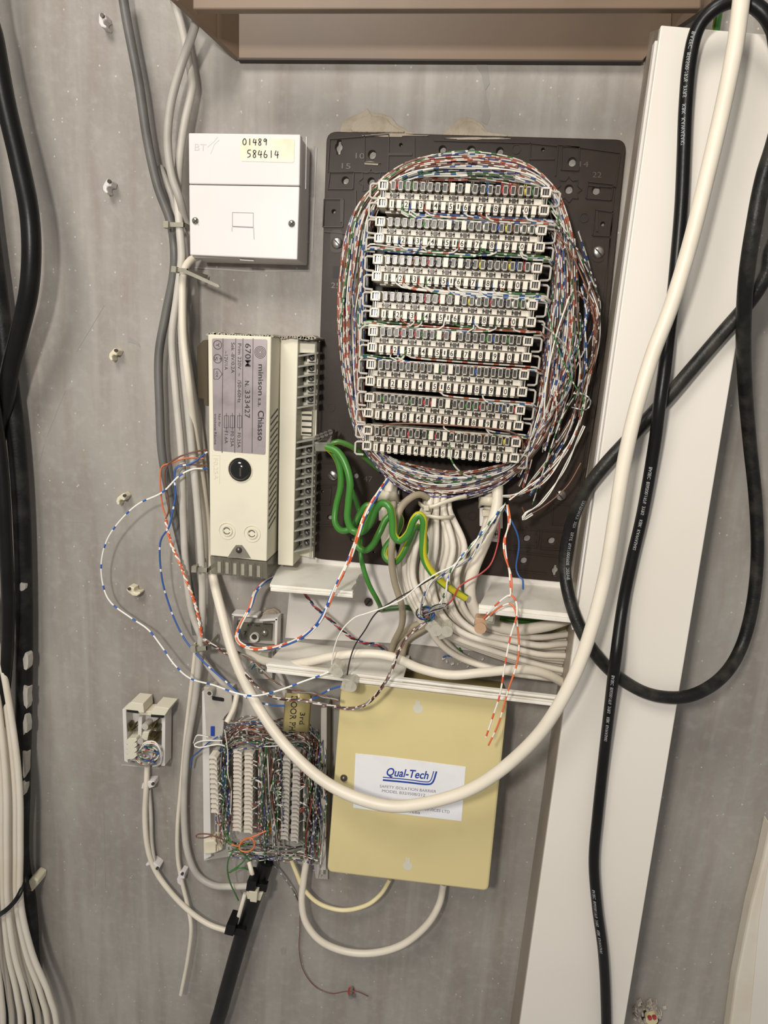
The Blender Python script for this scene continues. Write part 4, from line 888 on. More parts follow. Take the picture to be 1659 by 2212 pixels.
# ---------------------------------------------------------------- white wall box with handwritten number
H = 30
t = thing('telephone_box', at(530, 430, 0), 'white square telephone box with a handwritten number sticker, upper left', 'junction box')
mb = MB(); prism(mb, [(414, 292), (650, 296), (644, 562), (414, 556)], 0, H-4); mb.build('back_box', 'white_plastic', t, bevel=1)
mb = MB(); prism(mb, [(407, 287), (649, 290), (647, 401), (408, 397)], H-6, H); mb.build('upper_cover', 'bright_plastic', t, bevel=0.7)
mb = MB(); prism(mb, [(408, 399), (647, 403), (642, 561), (410, 551)], H-6, H); lc = mb.build('lower_cover', 'bright_plastic', t, bevel=0.7)
for x, y in ((422, 477), (630, 483)):
    mb = MB(); dome(mb, x, y, 7.5, H, 1.5, 16); s = mb.build('screw', 'steel', t)
    mb = MB(); line(mb, (x-4, y-4), (x+4, y+4), 1.7, H+0.9, H+1.6); line(mb, (x-4, y+4), (x+4, y-4), 1.7, H+0.9, H+1.6); mb.build('cross_slot', 'dark', s)
mb = MB(); poly_line(mb, [(502, 459), (547, 460), (547, 491), (502, 489), (502, 459)], 0.9, H, H+0.15); line(mb, (502, 489), (547, 491), 1.8, H, H+0.3); line(mb, (548, 492), (549, 517), 0.8, H, H+0.15); line(mb, (501, 491), (501, 500), 0.7, H, H+0.15); mb.build('port_shutter', 'grey_ink', t)
mb = MB(); text(mb, 'BT', (420, 325), (445, 326), 15, H+0.12); poly_line(mb, [(448, 318), (462, 306), (470, 296)], 1, H, H+0.12); poly_line(mb, [(455, 332), (463, 312), (474, 302)], 1, H, H+0.12); mb.build('embossing', 'faint_ink', t)
mb = MB(); prism(mb, rpoly([(519, 298), (636, 300), (635, 351), (520, 348)], 4, 3), H, H+0.3); st = mb.build('sticker', 'sticker', t)
DG = {'0': [[(.5, 0), (.1, .3), (.1, .75), (.4, 1), (.8, .8), (.85, .3), (.5, 0)]], '1': [[(.5, 0), (.5, 1)]], '4': [[(.35, 0), (.1, .6), (.95, .55)], [(.75, .1), (.65, 1.05)]],
      '8': [[(.8, .12), (.4, 0), (.2, .25), (.7, .65), (.7, .95), (.3, 1), (.2, .7), (.75, .3), (.8, .12)]], '9': [[(.85, .1), (.4, 0), (.2, .3), (.5, .45), (.85, .1), (.75, 1)]],
      '5': [[(.9, 0), (.3, .03), (.25, .45), (.7, .5), (.75, .85), (.15, 1)]], '6': [[(.5, 0), (.15, .5), (.2, .95), (.7, .95), (.8, .6), (.3, .55)]]}
mb = MB()
for s, x0, y0, wd, ht in (('01489', 524, 299, 11, 14), ('584614', 533, 324, 12, 16)):
    for k, ch in enumerate(s):
        for pl in DG[ch]:
            Q = [(x0+k*wd+px*wd*.8, y0+py*ht+k*0.2) for px, py in pl]
            if len(Q) > 2: Q = [(q[0], q[1]) for q in cr([(a, b, 0) for a, b in Q], 2.5)]
            poly_line(mb, Q, 1.9, H+0.3, H+0.45)
mb.build('handwriting', 'ink', st)
mb = MB(); line(mb, (662, 295), (660, 408), 1.4, 19, 20); mb.build('edge_clip', 'bright_plastic', t); mb = MB(); line(mb, (518, 561), (548, 563), 2, 22, 26); mb.build('edge_clip', 'bright_plastic', t)
mb = MB(); poly_line(mb, [(683, 320), (680, 400), (674, 545)], 3, 0, 0.6); poly_line(mb, [(420, 578), (540, 586), (668, 584)], 3, 0, 0.5); mb.build('sealant_mark', mat('sealant', (166, 164, 158), 0.6), wall)

# ---------------------------------------------------------------- yellow box
H = 40
t = thing('isolation_barrier_box', at(900, 1700, 0), 'pale yellow metal box with a white paper label under the open trunking', 'metal box')
fy = [(737, 1470), (1097, 1512), (1055, 1926), (706, 1884)]
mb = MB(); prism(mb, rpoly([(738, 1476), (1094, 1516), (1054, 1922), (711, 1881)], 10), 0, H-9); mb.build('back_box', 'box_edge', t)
mb = MB(); prism(mb, rpoly(fy, 13), H-10, H); mb.build('lid', 'box_yellow', t, bevel=1.6)
mb = MB(); prism(mb, [(768, 1628), (830, 1634), (900, 1643), (1006, 1657), (1002, 1710), (997, 1774), (880, 1760), (763, 1745), (765, 1690)], H, H+0.3); lab = mb.build('paper_label', 'paper', t)
mb = MB(); hh = H+0.4
text(mb, 'Qual-Tech', (833, 1675), (924, 1683), 17, hh, 0, 0.02, 0.18)
for k, dd in enumerate((0, 6)):
    P = cr([(827, 1679+dd, 0), (880, 1684+dd, 0), (918+dd*.6, 1689+dd*0.9, 0), (930+dd*.8, 1686+dd*.6, 0), (937+dd, 1666+dd*.1, 0)], 4)
    poly_line(mb, [(q[0], q[1]) for q in P], 2.0+1.6*k, H+0.3, hh)
mb.build('logo', 'blue_ink', lab)
mb = MB()
text(mb, 'SAFETY ISOLATION BARRIER', (820, 1701), (942, 1713), 6, hh); text(mb, 'MODEL B32/I50B/212', (825, 1711), (918, 1721), 6, hh)
text(mb, 'NG SERVICES LTD', (897, 1748), (971, 1757), 6, hh); text(mb, 'ET 1688', (867, 1754), (907, 1759), 5, hh)
mb.build('printing', 'grey_ink', lab)
for x, y, s_ in ((903, 1528, -1), (881, 1868, 1)):
    mb = MB(); cyl(mb, x, y+3, 12, H-0.2, H+0.12, 20); prism(mb, [(x-5, y-15), (x+5, y-14), (x+5, y), (x-5, y)], H-0.2, H+0.2); mb.build('keyhole', mat('keyhole', (206, 202, 186), 0.5), t)
mb = MB(); dome(mb, 743, 1680, 9, H, 3, 16); s = mb.build('screw', 'dark_steel', t)
# ---------------------------------------------------------------- left cables
def C_(label, pts, r, m, h=None, name='cable', group=None, n=12): return cable(name, label, 'cable', pts, r, m, h, n, group)
C_('dark grey cable swinging in from the top left to the cable ties', [(262, -30, 14), (275, 50, 14), (300, 180, 14), (318, 300, 14), (340, 400, 14), (368, 478, 14), (377, 540, 16), (374, 600, 14), (358, 680, 12), (343, 770, 12), (345, 880, 12), (350, 980, 12), (368, 1080, 10), (392, 1180, 10), (408, 1260, 10), (424, 1370, 12)], 9.5, 'dark_grey_cable', name='grey_cable')
C_('pale grey cable with a kink near the brown housing, left of the telephone box', [(362, -40, 12), (385, 30, 14), (402, 100, 12), (414, 170, 12), (413, 200, 12), (398, 270, 14), (387, 350, 16), (384, 430, 18), (388, 490, 22), (392, 560, 22), (383, 640, 20), (372, 730, 18), (380, 850, 18), (392, 980, 18), (396, 1120, 18), (402, 1230, 18), (414, 1320, 18), (436, 1380, 18)], 8.5, 'pale_grey_cable', name='grey_cable')
C_('grey cable bowing left from the housing, then behind the telephone box', [(428, 30, 30), (415, 75, 26), (392, 140, 22), (370, 220, 22), (362, 300, 24), (370, 375, 25), (388, 430, 24), (402, 480, 16), (425, 520, 8)], 8.5, 'grey_cable', name='grey_cable')
C_('short grey cable joining behind the dark one above the first tie', [(346, 360, 4), (362, 400, 6), (375, 440, 8), (381, 500, 8), (384, 560, 10), (390, 600, 10), (397, 660, 8), (400, 720, 7), (416, 820, 6), (432, 920, 6), (443, 1020, 6), (447, 1100, 6)], 6.5, 'grey_cable', name='grey_cable')
C_('pale cable going from the second tie down to the black cable at the bottom', [(396, 620, 24), (394, 740, 24), (411, 930, 22), (428, 1110, 22), (436, 1230, 22), (437, 1330, 20), (430, 1430, 18), (420, 1520, 14), (405, 1610, 10), (398, 1700, 8), (398, 1780, 8), (405, 1840, 8), (425, 1888, 8), (460, 1912, 10), (500, 1915, 12), (545, 1914, 14)], 8.5, 'pale_grey_cable', name='grey_cable')
C_('thin pale cable through a white clip, cut off at the bottom left', [(424, 1390, 12), (414, 1480, 10), (402, 1580, 8), (393, 1680, 7), (384, 1780, 6), (384, 1850, 6), (392, 1900, 7), (404, 1950, 8), (413, 2005, 12), (406, 2070, 12), (391, 2148, 12)], 5.5, 'white_cable', name='white_cable')
C_('grey cable end sloping right behind the thick white loop', [(425, 1398, 14), (450, 1440, 14), (485, 1480, 14), (510, 1500, 12)], 7, 'pale_grey_cable', name='grey_cable')
BIG = [(440, 550, 10), (412, 562, 22), (396, 590, 30), (394, 640, 32), (396, 730, 32), (408, 830, 30), (420, 930, 18), (434, 1030, 12), (446, 1130, 8), (457, 1230, 12), (478, 1320, 28), (506, 1420, 42), (548, 1510, 50), (600, 1590, 60), (660, 1655, 70), (720, 1700, 75), (790, 1730, 78), (860, 1742, 80), (950, 1728, 82), (1030, 1698, 84), (1110, 1640, 88), (1180, 1565, 92), (1240, 1460, 94), (1280, 1350, 94), (1310, 1230, 94), (1330, 1110, 94), (1350, 990, 94), (1375, 880, 94), (1410, 765, 94), (1450, 660, 94), (1490, 530, 94), (1525, 390, 94), (1560, 240, 94), (1588, 100, 94), (1606, -40, 94)]
Q = cr(BIG, 9); P = [at(*q) for q in Q]; mb = MB()
rr = [mm(8 if q[1] < 1000 and q[0] < 700 else 9.5+min(1, max(0, (i-60)/80))*5.5, q[2]) for i, q in enumerate(Q)]
def sm(v):
    for _ in range(8): v = [v[0]]+[(v[i-1]+v[i]+v[i+1])/3 for i in range(1, len(v)-1)]+[v[-1]]
    return v
mb = MB(); tube3(mb, P, sm(rr), 18); tag(mb.build('thick_white_cable', 'white_cable'), 'longest thick white cable, a great loop across the yellow box up to the top right', 'cable')
def band(x, y, w_, hgt, ang, label, m, h, tail=None):
    t = thing('cable_tie', at(x, y, 0), label, 'cable tie'); ca, sa = math.cos(ang), math.sin(ang); mb = MB()
    mb.add([], []); R = lambda a, b: (x+a*ca-b*sa, y+a*sa+b*ca)
    prism(mb, [R(-w_/2, -hgt/2), R(w_/2, -hgt/2), R(w_/2, hgt/2), R(-w_/2, hgt/2)], h-1, h); prism(mb, [R(-w_/2, -hgt/2), R(-w_/2+2, -hgt/2), R(-w_/2+2, hgt/2), R(-w_/2, hgt/2)], 4, h); prism(mb, [R(w_/2-2, -hgt/2), R(w_/2, -hgt/2), R(w_/2, hgt/2), R(w_/2-2, hgt/2)], 4, h)
    mb.build('strap', m, t)
    mb = MB(); prism(mb, [R(-w_/2-2, -hgt*.75), R(-w_/2+9, -hgt*.75), R(-w_/2+9, hgt*.75), R(-w_/2-2, hgt*.75)], h-2, h+2.5); mb.build('head', m, t, bevel=0.3)
    if tail:
        mb = MB(); prism(mb, [(tail[0], tail[1]-hgt/2), (tail[2], tail[3]-3), (tail[2]+3, tail[3]+2), (tail[2]-2, tail[3]+3), (tail[0], tail[1]+hgt/2)], h-1, h+0.6); mb.build('tail', m, t)
band(376, 485, 44, 10, 0.02, 'grey cable tie round the left cables, above the one with a long tail', 'grey_tie', 26)
band(388, 583, 34, 9, 0.1, 'grey cable tie with a long free tail below the telephone box', 'grey_tie', 39, (395, 584, 472, 618))
band(432, 1231, 34, 9, 0.05, 'grey cable tie round the pale cables beside the foot of the power supply', 'grey_tie', 34)
band(430, 1402, 34, 9, -0.1, 'grey cable tie where the sleeve ends above the lower frame', 'grey_tie', 28)
# empty wall clips
def clip(x, y, ang, label, m='bright_plastic', s=1.0, group=None, h=8):
    t = thing('cable_clip', at(x, y, 0), label, 'cable clip', group); mb = MB(); ca, sa = math.cos(ang), math.sin(ang)
    R = lambda a, b: (x+(a*ca-b*sa)*s, y+(a*sa+b*ca)*s)
    prism(mb, [R(-8, -14), R(4, -14), R(6, -6), R(8, -2), R(3, 0), R(0, 3), R(2, 9), R(8, 12), R(6, 17), R(-4, 14), R(-9, 6), R(-9, -6)], 0, h); mb.build('body', m, t, bevel=0.8)
    mb = MB(); c = R(-2, -10); cyl(mb, c[0], c[1], 4*s, h, h+1.6, 12); mb.build('nail', 'dark_steel', t)
clip(222, 43, 0.0, 'empty white cable clip nearest the top of the wall', s=1.05); clip(232, 401, 0.5, 'empty white cable clip level with the telephone box'); clip(245, 765, 0.7, 'empty white cable clip beside the long pale scratch left of the power supply', 'clip_cream', 0.9)
clip(262, 1078, 0.9, 'empty white cable clip inside the loop of the blue-banded wire', 'clip_cream', 0.9); clip(287, 1277, -0.9, 'empty white cable clip below the others, inside the swinging wire', 'clip_cream', 0.95)
# ---------------------------------------------------------------- black cables at the left edge and white bundle
C_('glossy thick black cable bulging in at the upper left edge', [(-110, -700, 30), (-40, -60, 30), (-12, 90, 30), (12, 220, 32), (42, 350, 34), (62, 450, 36), (68, 540, 36), (62, 630, 34), (42, 720, 30), (22, 800, 26), (8, 880, 22), (-14, 980, 18), (-110, 1400, 18)], 20, 'black_cable', name='black_cable')
C_('dusty black cable with white paint marks running down the left edge', [(-120, -300, 14), (-30, 440, 14), (-6, 620, 14), (14, 780, 14), (34, 940, 14), (46, 1100, 14), (52, 1300, 14), (52, 1500, 14), (48, 1700, 14), (46, 1850, 12), (62, 1950, 12), (68, 2050, 10), (70, 2150, 8), (60, 2600, 8)], 20, 'old_black', name='black_cable')
C_('matt black cable just inside the left edge behind the white cables', [(-120, 200, 34), (-20, 840, 34), (2, 1000, 34), (12, 1160, 34), (18, 1340, 32), (8, 1500, 30), (-14, 1700, 22), (-20, 1900, 16), (-5, 2050, 14), (25, 2240, 12)], 15, 'black_cable', name='black_cable')
mb = MB()
for k, (x, y0, y1, r) in enumerate(((55, 1410, 1450, 5), (55, 1478, 1530, 5), (54, 1545, 1590, 4), (52, 1620, 1680, 4), (50, 1690, 1720, 4), (47, 1260, 1275, 7))): mb = MB(); prism(mb, blob(x, (y0+y1)/2, r, (y1-y0)/2, 11, k, 0.3), 14, 20.2); mb.build('paint_mark', 'frame_grey', bpy.data.objects['black_cable.001'])
nW = 9
for k in range(nW):
    s = k/(nW-1)
    P = [(-150+s*44, 900, 30), (-110+s*44, 1200, 30), (-52+s*44, 1380, 30), (-40+s*66, 1560, 34), (-34+s*76, 1700, 36), (-34+s*78, 1830, 36), (-30+s*75, 1950, 38), (-34+s*104, 2060, 38), (-32+s*138, 2150, 38), (-34+s*160, 2250, 38), (-60+s*200, 2600, 38)]
    P = [(a, b, c-8+(k % 3)*5) for a, b, c in P]
    cable('white_cable', 'white cable in the lower left corner bundle, %s from the left' % ORD[k], 'cable', P, 8.2, 'bundle_white', n=12, group='white cables of the lower left bundle', step=14)
tie('cable_tie', 'black cable tie strapped round the white bundle at the lower left', [(-30, 1990, 34), (0, 1975, 46), (22, 1958, 47), (40, 1935, 46), (52, 1905, 36), (52, 1890, 20)], 11, 'black_plastic')
t = thing('cable_clip', at(66, 1916, 0), 'cream nail-in clip sticking out beside the white bundle', 'cable clip'); mb = MB()
prism(mb, [(56, 1908), (68, 1895), (82, 1902), (80, 1914), (66, 1930), (54, 1926)], 0, 14); mb.build('body', 'clip_cream', t, bevel=1.5)
mb = MB(); cyl(mb, 61, 1924, 5, 14, 16, 12); mb.build('nail', 'dark_steel', t)
# ---------------------------------------------------------------- black cables on the right
K1 = [(1720, 420, 70), (1680, 120, 78), (1664, 50, 84), (1630, 12, 84), (1590, 0, 82), (1545, 18, 80), (1508, 60, 76), (1490, 130, 73), (1481, 230, 72), (1477, 330, 71), (1472, 440, 71), (1462, 560, 71), (1450, 680, 71), (1435, 800, 78), (1424, 880, 80), (1414, 960, 76), (1390, 1100, 72), (1365, 1210, 71), (1345, 1310, 73), (1330, 1420, 84), (1318, 1520, 78), (1304, 1640, 71), (1291, 1760, 71), (1283, 1860, 71), (1290, 1960, 71), (1302, 2050, 71), (1308, 2150, 71), (1309, 2280, 71), (1300, 2600, 71)]
k1 = C_('glossy black cable running down the front of the white vertical trunking', K1, 13, 'black_cable', name='black_cable', n=16)
K2 = [(1900, 200, 80), (1690, 490, 80), (1655, 590, 78), (1620, 650, 74), (1560, 720, 70), (1500, 790, 70), (1440, 860, 71), (1380, 925, 71), (1310, 1000, 71), (1262, 1065, 68), (1232, 1140, 58), (1220, 1220, 58), (1232, 1300, 66), (1265, 1380, 71), (1315, 1445, 71), (1380, 1490, 71), (1440, 1506, 71), (1500, 1500, 68), (1560, 1462, 52), (1600, 1400, 36), (1625, 1310, 32), (1636, 1200, 30), (1632, 1080, 30), (1620, 960, 34), (1610, 840, 52), (1606, 720, 74), (1612, 600, 90), (1630, 480, 98), (1650, 380, 98), (1690, 240, 102), (1800, -250, 102)]
K2 = [(a, b, c+ (2 if 1300 < b < 1480 and a < 1400 else 0)) for a, b, c in K2]
k2 = C_('dusty black cable making a big loop over the trunking edge at the right', K2, 14, 'dusty_black', name='black_cable', n=16)
mb = MB(); TX = 'BASEC  BS6500:1976  3YRS    KBK  KAWASAKI'
print_on(mb, K1, 13, TX, 380, 5.5, 0.5); print_on(mb, K1, 13, TX, 1060, 5.5, 0.3); print_on(mb, K1, 13, TX, 1455, 5.5, 0.3); print_on(mb, K1, 13, TX, 1960, 5.5, 0.5)
mb.build('printing', 'white_ink', k1)
mb = MB(); print_on(mb, K2, 14, 'IKASAWAK  KBK   3YRS  BS6500:1976  BASEC'[::-1] if False else 'BASEC  BS6500:1976  3YRS    KBK  KAWASAKI', 300, 6.5, 0.5, flip=False) if False else None
P2 = K2[::-1]; print_on(mb, P2, 14, TX, 1815, 6.2, 0.35); mb.build('printing', 'white_ink', k2)
# ---------------------------------------------------------------- phone socket, lower left
t = thing('opened_phone_socket', at(318, 1590, 0), 'opened white phone socket with exposed contacts and coiled blue wires, lower left', 'phone socket')
def P_(pix, h0, h1, name, m, par=None, bv=0.4): mb = MB(); prism(mb, pix, h0, h1); return mb.build(name, m, par or t, bevel=bv)
P_([(270, 1540), (362, 1546), (358, 1652), (272, 1642)], 0, 5, 'base', 'white_plastic')
P_([(264, 1532), (272, 1532), (276, 1648), (268, 1644)], 4, 16, 'side_wall', 'white_plastic'); P_([(350, 1545), (357, 1545), (356, 1655), (348, 1655)], 4, 16, 'side_wall', 'white_plastic')
P_([(268, 1530), (282, 1517), (309, 1520), (311, 1540), (300, 1540), (298, 1536), (270, 1533)], 4, 20, 'top_lug', 'ivory'); P_([(325, 1538), (334, 1526), (366, 1530), (356, 1546), (327, 1544)], 4, 20, 'top_lug', 'ivory')
P_([(300, 1535), (328, 1537), (326, 1546), (298, 1544)], 4, 16, 'bridge', 'ivory')
P_([(274, 1534), (298, 1537), (298, 1541), (274, 1538)], 18, 20.2, 'slot', 'dark', bv=0); P_([(326, 1545), (352, 1547), (352, 1551), (326, 1549)], 18, 20.2, 'slot', 'dark', bv=0)
P_([(299, 1548), (307, 1548), (304, 1620), (296, 1618)], 4, 12, 'rib', 'white_plastic')
mb = MB()
for cx, cy in ((280, 1572), (330, 1568), (330, 1598)):
    for k in range(7): line(mb, (cx-10+random.uniform(0, 20), cy+random.uniform(-8, 8)), (cx-10+random.uniform(0, 20), cy+random.uniform(-8, 8)), 3.5, 8, 14+random.random()*5)
mb.build('contacts', mat('brass', (120, 108, 74), 0.35, metal=0.7, var=0.4, scale=200), t)
mb = MB(); cyl(mb, 313, 1570, 9, 6, 14); cyl(mb, 303, 1602, 8, 6, 18); mb.build('screw_post', 'frame_grey', t)
for k in range(4): P_([(272, 1602+k*11), (276, 1596+k*11), (294, 1594+k*11), (296, 1600+k*11), (288, 1607+k*11), (272, 1608+k*11)], 4, 18, 'terminal_tooth', 'ivory')
P_([(308, 1582), (322, 1582), (318, 1600), (304, 1600)], 6, 16, 'lever', 'ivory')
mb = MB()
for k in range(16):
    cx, cy = 318+random.uniform(-5, 5), 1632+random.uniform(-4, 4); r = random.uniform(11, 24); a0 = random.random()*6; dr = random.choice([-1, 1])
    tube(mb, [(cx+r*math.cos(a0+dr*j*0.7), cy+r*0.75*math.sin(a0+dr*j*0.7), 16+random.uniform(-3, 7)) for j in range(7)], 1.9, 5, random.choice([3, 4, 7, 7, 1, 9, 8]), 6)
for k in range(3): tube(mb, [(300+k, 1625, 18), (312, 1608-k*2, 22), (335, 1607-k*2, 22), (347, 1625, 22), (346, 1648+k, 18), (330, 1655, 14)], 2.0, 5, 8 if k == 1 else 4, 6)
o = mb.build('wire_coil', TC, t); o['kind'] = 'stuff'
mb = MB(); poly_line(mb, [(369, 1545), (368, 1600), (369, 1648)], 3, 0, 0.8); poly_line(mb, [(262, 1652), (345, 1660)], 3, 0, 0.4); mb.build('sealant_mark', 'sealant', wall)
C_('white cable from the phone socket down to the thick black cable', [(318, 1655, 6), (316, 1700, 8), (313, 1760, 8), (317, 1820, 8), (330, 1868, 8), (355, 1910, 9), (400, 1960, 12), (450, 1996, 14), (503, 2014, 16)], 7, 'white_cable', name='white_cable')
C_('pale cable lying just right of the socket cable above the second clip', [(322, 1705, 5), (326, 1760, 5), (328, 1820, 5), (334, 1865, 6)], 5, 'pale_grey_cable', name='grey_cable')
clip(320, 1697, 1.5, 'white clip holding the cable just under the phone socket', s=0.95, h=9); clip(330, 1873, 2.2, 'white clip on the socket cable at its lower bend', s=0.95, h=9); clip(391, 1898, 0.4, 'white clip on the thin cut cable', s=0.9, h=9)
# ---------------------------------------------------------------- lower distribution frame
t = thing('distribution_frame', at(570, 1690, 0), 'old grey distribution frame with opened cover, packed with thin wires', 'distribution frame'); df = t
P_([(436, 1488), (470, 1480), (520, 1500), (704, 1512), (708, 1900), (682, 1898), (676, 1870), (500, 1850), (440, 1860)], 0, 5, 'base', 'frame_grey')
P_([(436, 1494), (450, 1488), (456, 1850), (440, 1858)], 5, 13, 'side_wall', 'white_plastic'); P_([(693, 1530), (706, 1530), (704, 1880), (692, 1880)], 5, 20, 'side_wall', 'frame_grey')
P_([(440, 1484), (500, 1488), (502, 1530), (484, 1550), (480, 1612), (446, 1608)], 5, 14, 'hinge_plate', 'frame_grey')
P_(rpoly([(458, 1504), (484, 1508), (484, 1516), (458, 1512)], 3, 3), 14, 14.3, 'slot', 'dark', bv=0)
P_([(440, 1818), (462, 1815), (480, 1836), (462, 1844), (440, 1846)], 5, 16, 'foot', 'clip_cream', bv=1); P_([(684, 1868), (700, 1868), (698, 1890), (683, 1888)], 5, 14, 'foot', 'frame_grey')
P_([(455, 1570), (463, 1570), (463, 1590), (455, 1590)], 14, 15, 'marker', 'blue_ink', bv=0)
for x, y in ((452, 1498), (527, 1582), (648, 1598)):
    mb = MB(); cyl(mb, x, y, 9, 5, 22); k = mb.build('post', 'frame_grey', t); mb = MB(); cyl(mb, x, y, 5, 22, 22.3, 10); mb.build('post_hole', 'dark_steel', k)
P_([(570, 1788), (600, 1790), (598, 1804), (572, 1802)], 5, 14, 'amber_clip', mat('amber', (168, 116, 40), 0.4)); 
def comb(x0, y0, x1, y1, n, w_, lab, double, m='strip_white', h=24):
    t = thing('terminal_comb', at((x0+x1)/2, (y0+y1)/2, 5), lab, 'terminal block')
    mb = MB(); prism(mb, [(x0+4, y0-4), (x0+w_-2+(w_+4 if double else 0), y0-4), (x1+w_-2+(w_+4 if double else 0), y1+6), (x1+4, y1+6)], 5, h-6); mb.build('body', 'strip_shade', t)
    for c in range(2 if double else 1):
        for k in range(n):
            s = k/(n-1); x = x0*(1-s)+x1*s+c*(w_+6); y = y0*(1-s)+y1*s+c*4; d = (y1-y0)/(n-1)
            mb = MB(); prism(mb, [(x, y), (x+w_*.65, y), (x+w_, y+d*.5), (x+w_, y+d*.95), (x+w_*.65, y+d*.55), (x, y+d*.55)], h-8, h); mb.build('tooth', m, t)
    if double:
        for k in range(8):
            s = (k+.7)/8.5; x = x0*(1-s)+x1*s+w_+1.5; y = y0*(1-s)+y1*s; mb = MB(); prism(mb, [(x-1, y), (x+4, y), (x+4, y+9), (x-1, y+9)], h-6, h-4.5); mb.build('gap_contact', 'dark', t)
comb(452, 1633, 456, 1750, 12, 16, 'short single column of white terminal teeth at the left of the lower frame', False, 'strip_white', 30)
comb(504, 1622, 503, 1790, 20, 18, 'double column of white terminal teeth in the middle of the lower frame', True)
comb(611, 1638, 606, 1808, 20, 16, 'double column of grey-white terminal teeth at the right of the lower frame', True, 'frame_grey')
for k in range(4): P_([(655, 1660+k*36), (665, 1661+k*36), (664, 1688+k*36), (654, 1688+k*36)], 5, 20, 'clip_bracket', 'frame_grey', df); P_([(657, 1665+k*36), (662, 1666+k*36), (661, 1684+k*36), (657, 1684+k*36)], 20, 20.3, 'bracket_slot', 'dark', df, 0)
mb = MB(); FT = WM+['wire_green', 'wire_red_dull', 'wire_orange', 'wire_blue']
rd = random.Random(11)
def col(): return rd.choice([0, 2, 3, 4, 4, 5, 6, 6, 6, 7, 7, 7, 8, 9, 9, 9, 10, 10, 12, 12, 13, 13, 11, 15])
for (xa, xb, ya, yb, cnt) in ((470, 500, 1590, 1810, 26), (562, 608, 1585, 1835, 40), (660, 702, 1590, 1845, 46)):
    for k in range(cnt):
        x = rd.uniform(xa, xb); y = ya+rd.uniform(-15, 60); P = [(x, y, rd.uniform(10, 20))]
        while y < yb-rd.uniform(0, 60):
            y += rd.uniform(24, 60); x = min(max(x+rd.uniform(-9, 9), xa-3), xb+4); P.append((x, y, rd.uniform(10, 30)))
        if len(P) > 2: tube(mb, P, 1.5, 4, col(), 8)
for k in range(34):
    y = rd.uniform(1548, 1610); P = [(rd.uniform(474, 500), y+rd.uniform(0, 40), 12)]
    for x in range(520, 690, 34): P.append((x+rd.uniform(-8, 8), y+rd.uniform(-9, 9)+(x-520)*0.08, rd.uniform(12, 32)))
    P.append((rd.uniform(686, 702), y+rd.uniform(20, 70), 12)); tube(mb, P, 1.5, 4, col(), 8)
for k in range(16):
    y = rd.uniform(1812, 1852); P = [(x+rd.uniform(-8, 8), y+rd.uniform(-7, 7)+(x-520)*0.06, rd.uniform(12, 24)) for x in range(500, 700, 30)]; tube(mb, P, 1.5, 4, col(), 8)
for k in range(46):  # short tails from the teeth
    s = rd.random(); x = rd.choice([470, 548, 556, 600, 652]); y = 1640+s*160; tube(mb, [(x-4, y, 24), (x+6, y+rd.uniform(-6, 6), 30), (x+16*rd.choice([1, 1, -0.6]), y+rd.uniform(4, 18), 20)], 1.5, 4, rd.choice([5, 15, 11, 11, 7, 2, 9, 3]), 6)
o = mb.build('wire_tangle', FT); tag(o, 'mass of thin coloured wires packed round the teeth of the lower distribution frame', 'wire tangle', kind='stuff')
wr('orange_wire', 'orange wire curled into a ring at the foot of the lower frame', [(490, 1818, 26), (515, 1828, 30), (530, 1812, 32), (545, 1812, 34), (550, 1828, 34), (535, 1840, 34), (518, 1835, 34), (522, 1818, 32), (545, 1808, 32), (575, 1795, 28)], 'wire_orange', 2.2)
for k, P in enumerate(([(540, 1820, 24), (508, 1835, 26), (492, 1862, 26), (495, 1900, 22), (515, 1945, 18)], [(490, 1800, 24), (500, 1820, 26), (525, 1838, 28), (548, 1835, 26)], [(545, 1835, 22), (522, 1865, 24), (495, 1885, 24), (520, 1874, 24), (545, 1882, 20)], [(486, 1795, 22), (490, 1815, 26), (510, 1830, 28), (540, 1860, 24)])):
    wr('green_wire', 'loose green wire spraying out of the foot of the lower frame', P, 'wire_green', 2.0, 'loose green wires at the lower frame')
wr('white_wire', 'loose white loop poking out left of the lower frame', [(480, 1600, 20), (440, 1600, 24), (420, 1608, 24), (430, 1615, 24), (470, 1608, 22), (492, 1614, 20)], 'wire_white', 1.9)
wr('white_wire', 'small white wire bent over beside the frame, above the loop', [(450, 1592, 22), (432, 1588, 24), (424, 1590, 24), (418, 1605, 20)], 'wire_white', 1.7)
wr('blue_wire', 'slack blue wire left of the lower frame hanging to the pale cable', [(470, 1592, 20), (450, 1605, 20), (432, 1622, 16), (416, 1636, 12), (412, 1658, 10)], 'wire_blue', 1.9)
wr('brown_wire', 'brown hairpin wire sticking out left at the foot of the lower frame', [(478, 1812, 26), (450, 1802, 28), (428, 1802, 28), (424, 1808, 28), (440, 1810, 28), (465, 1806, 28), (500, 1825, 26)], 'wire_brown', 1.8)
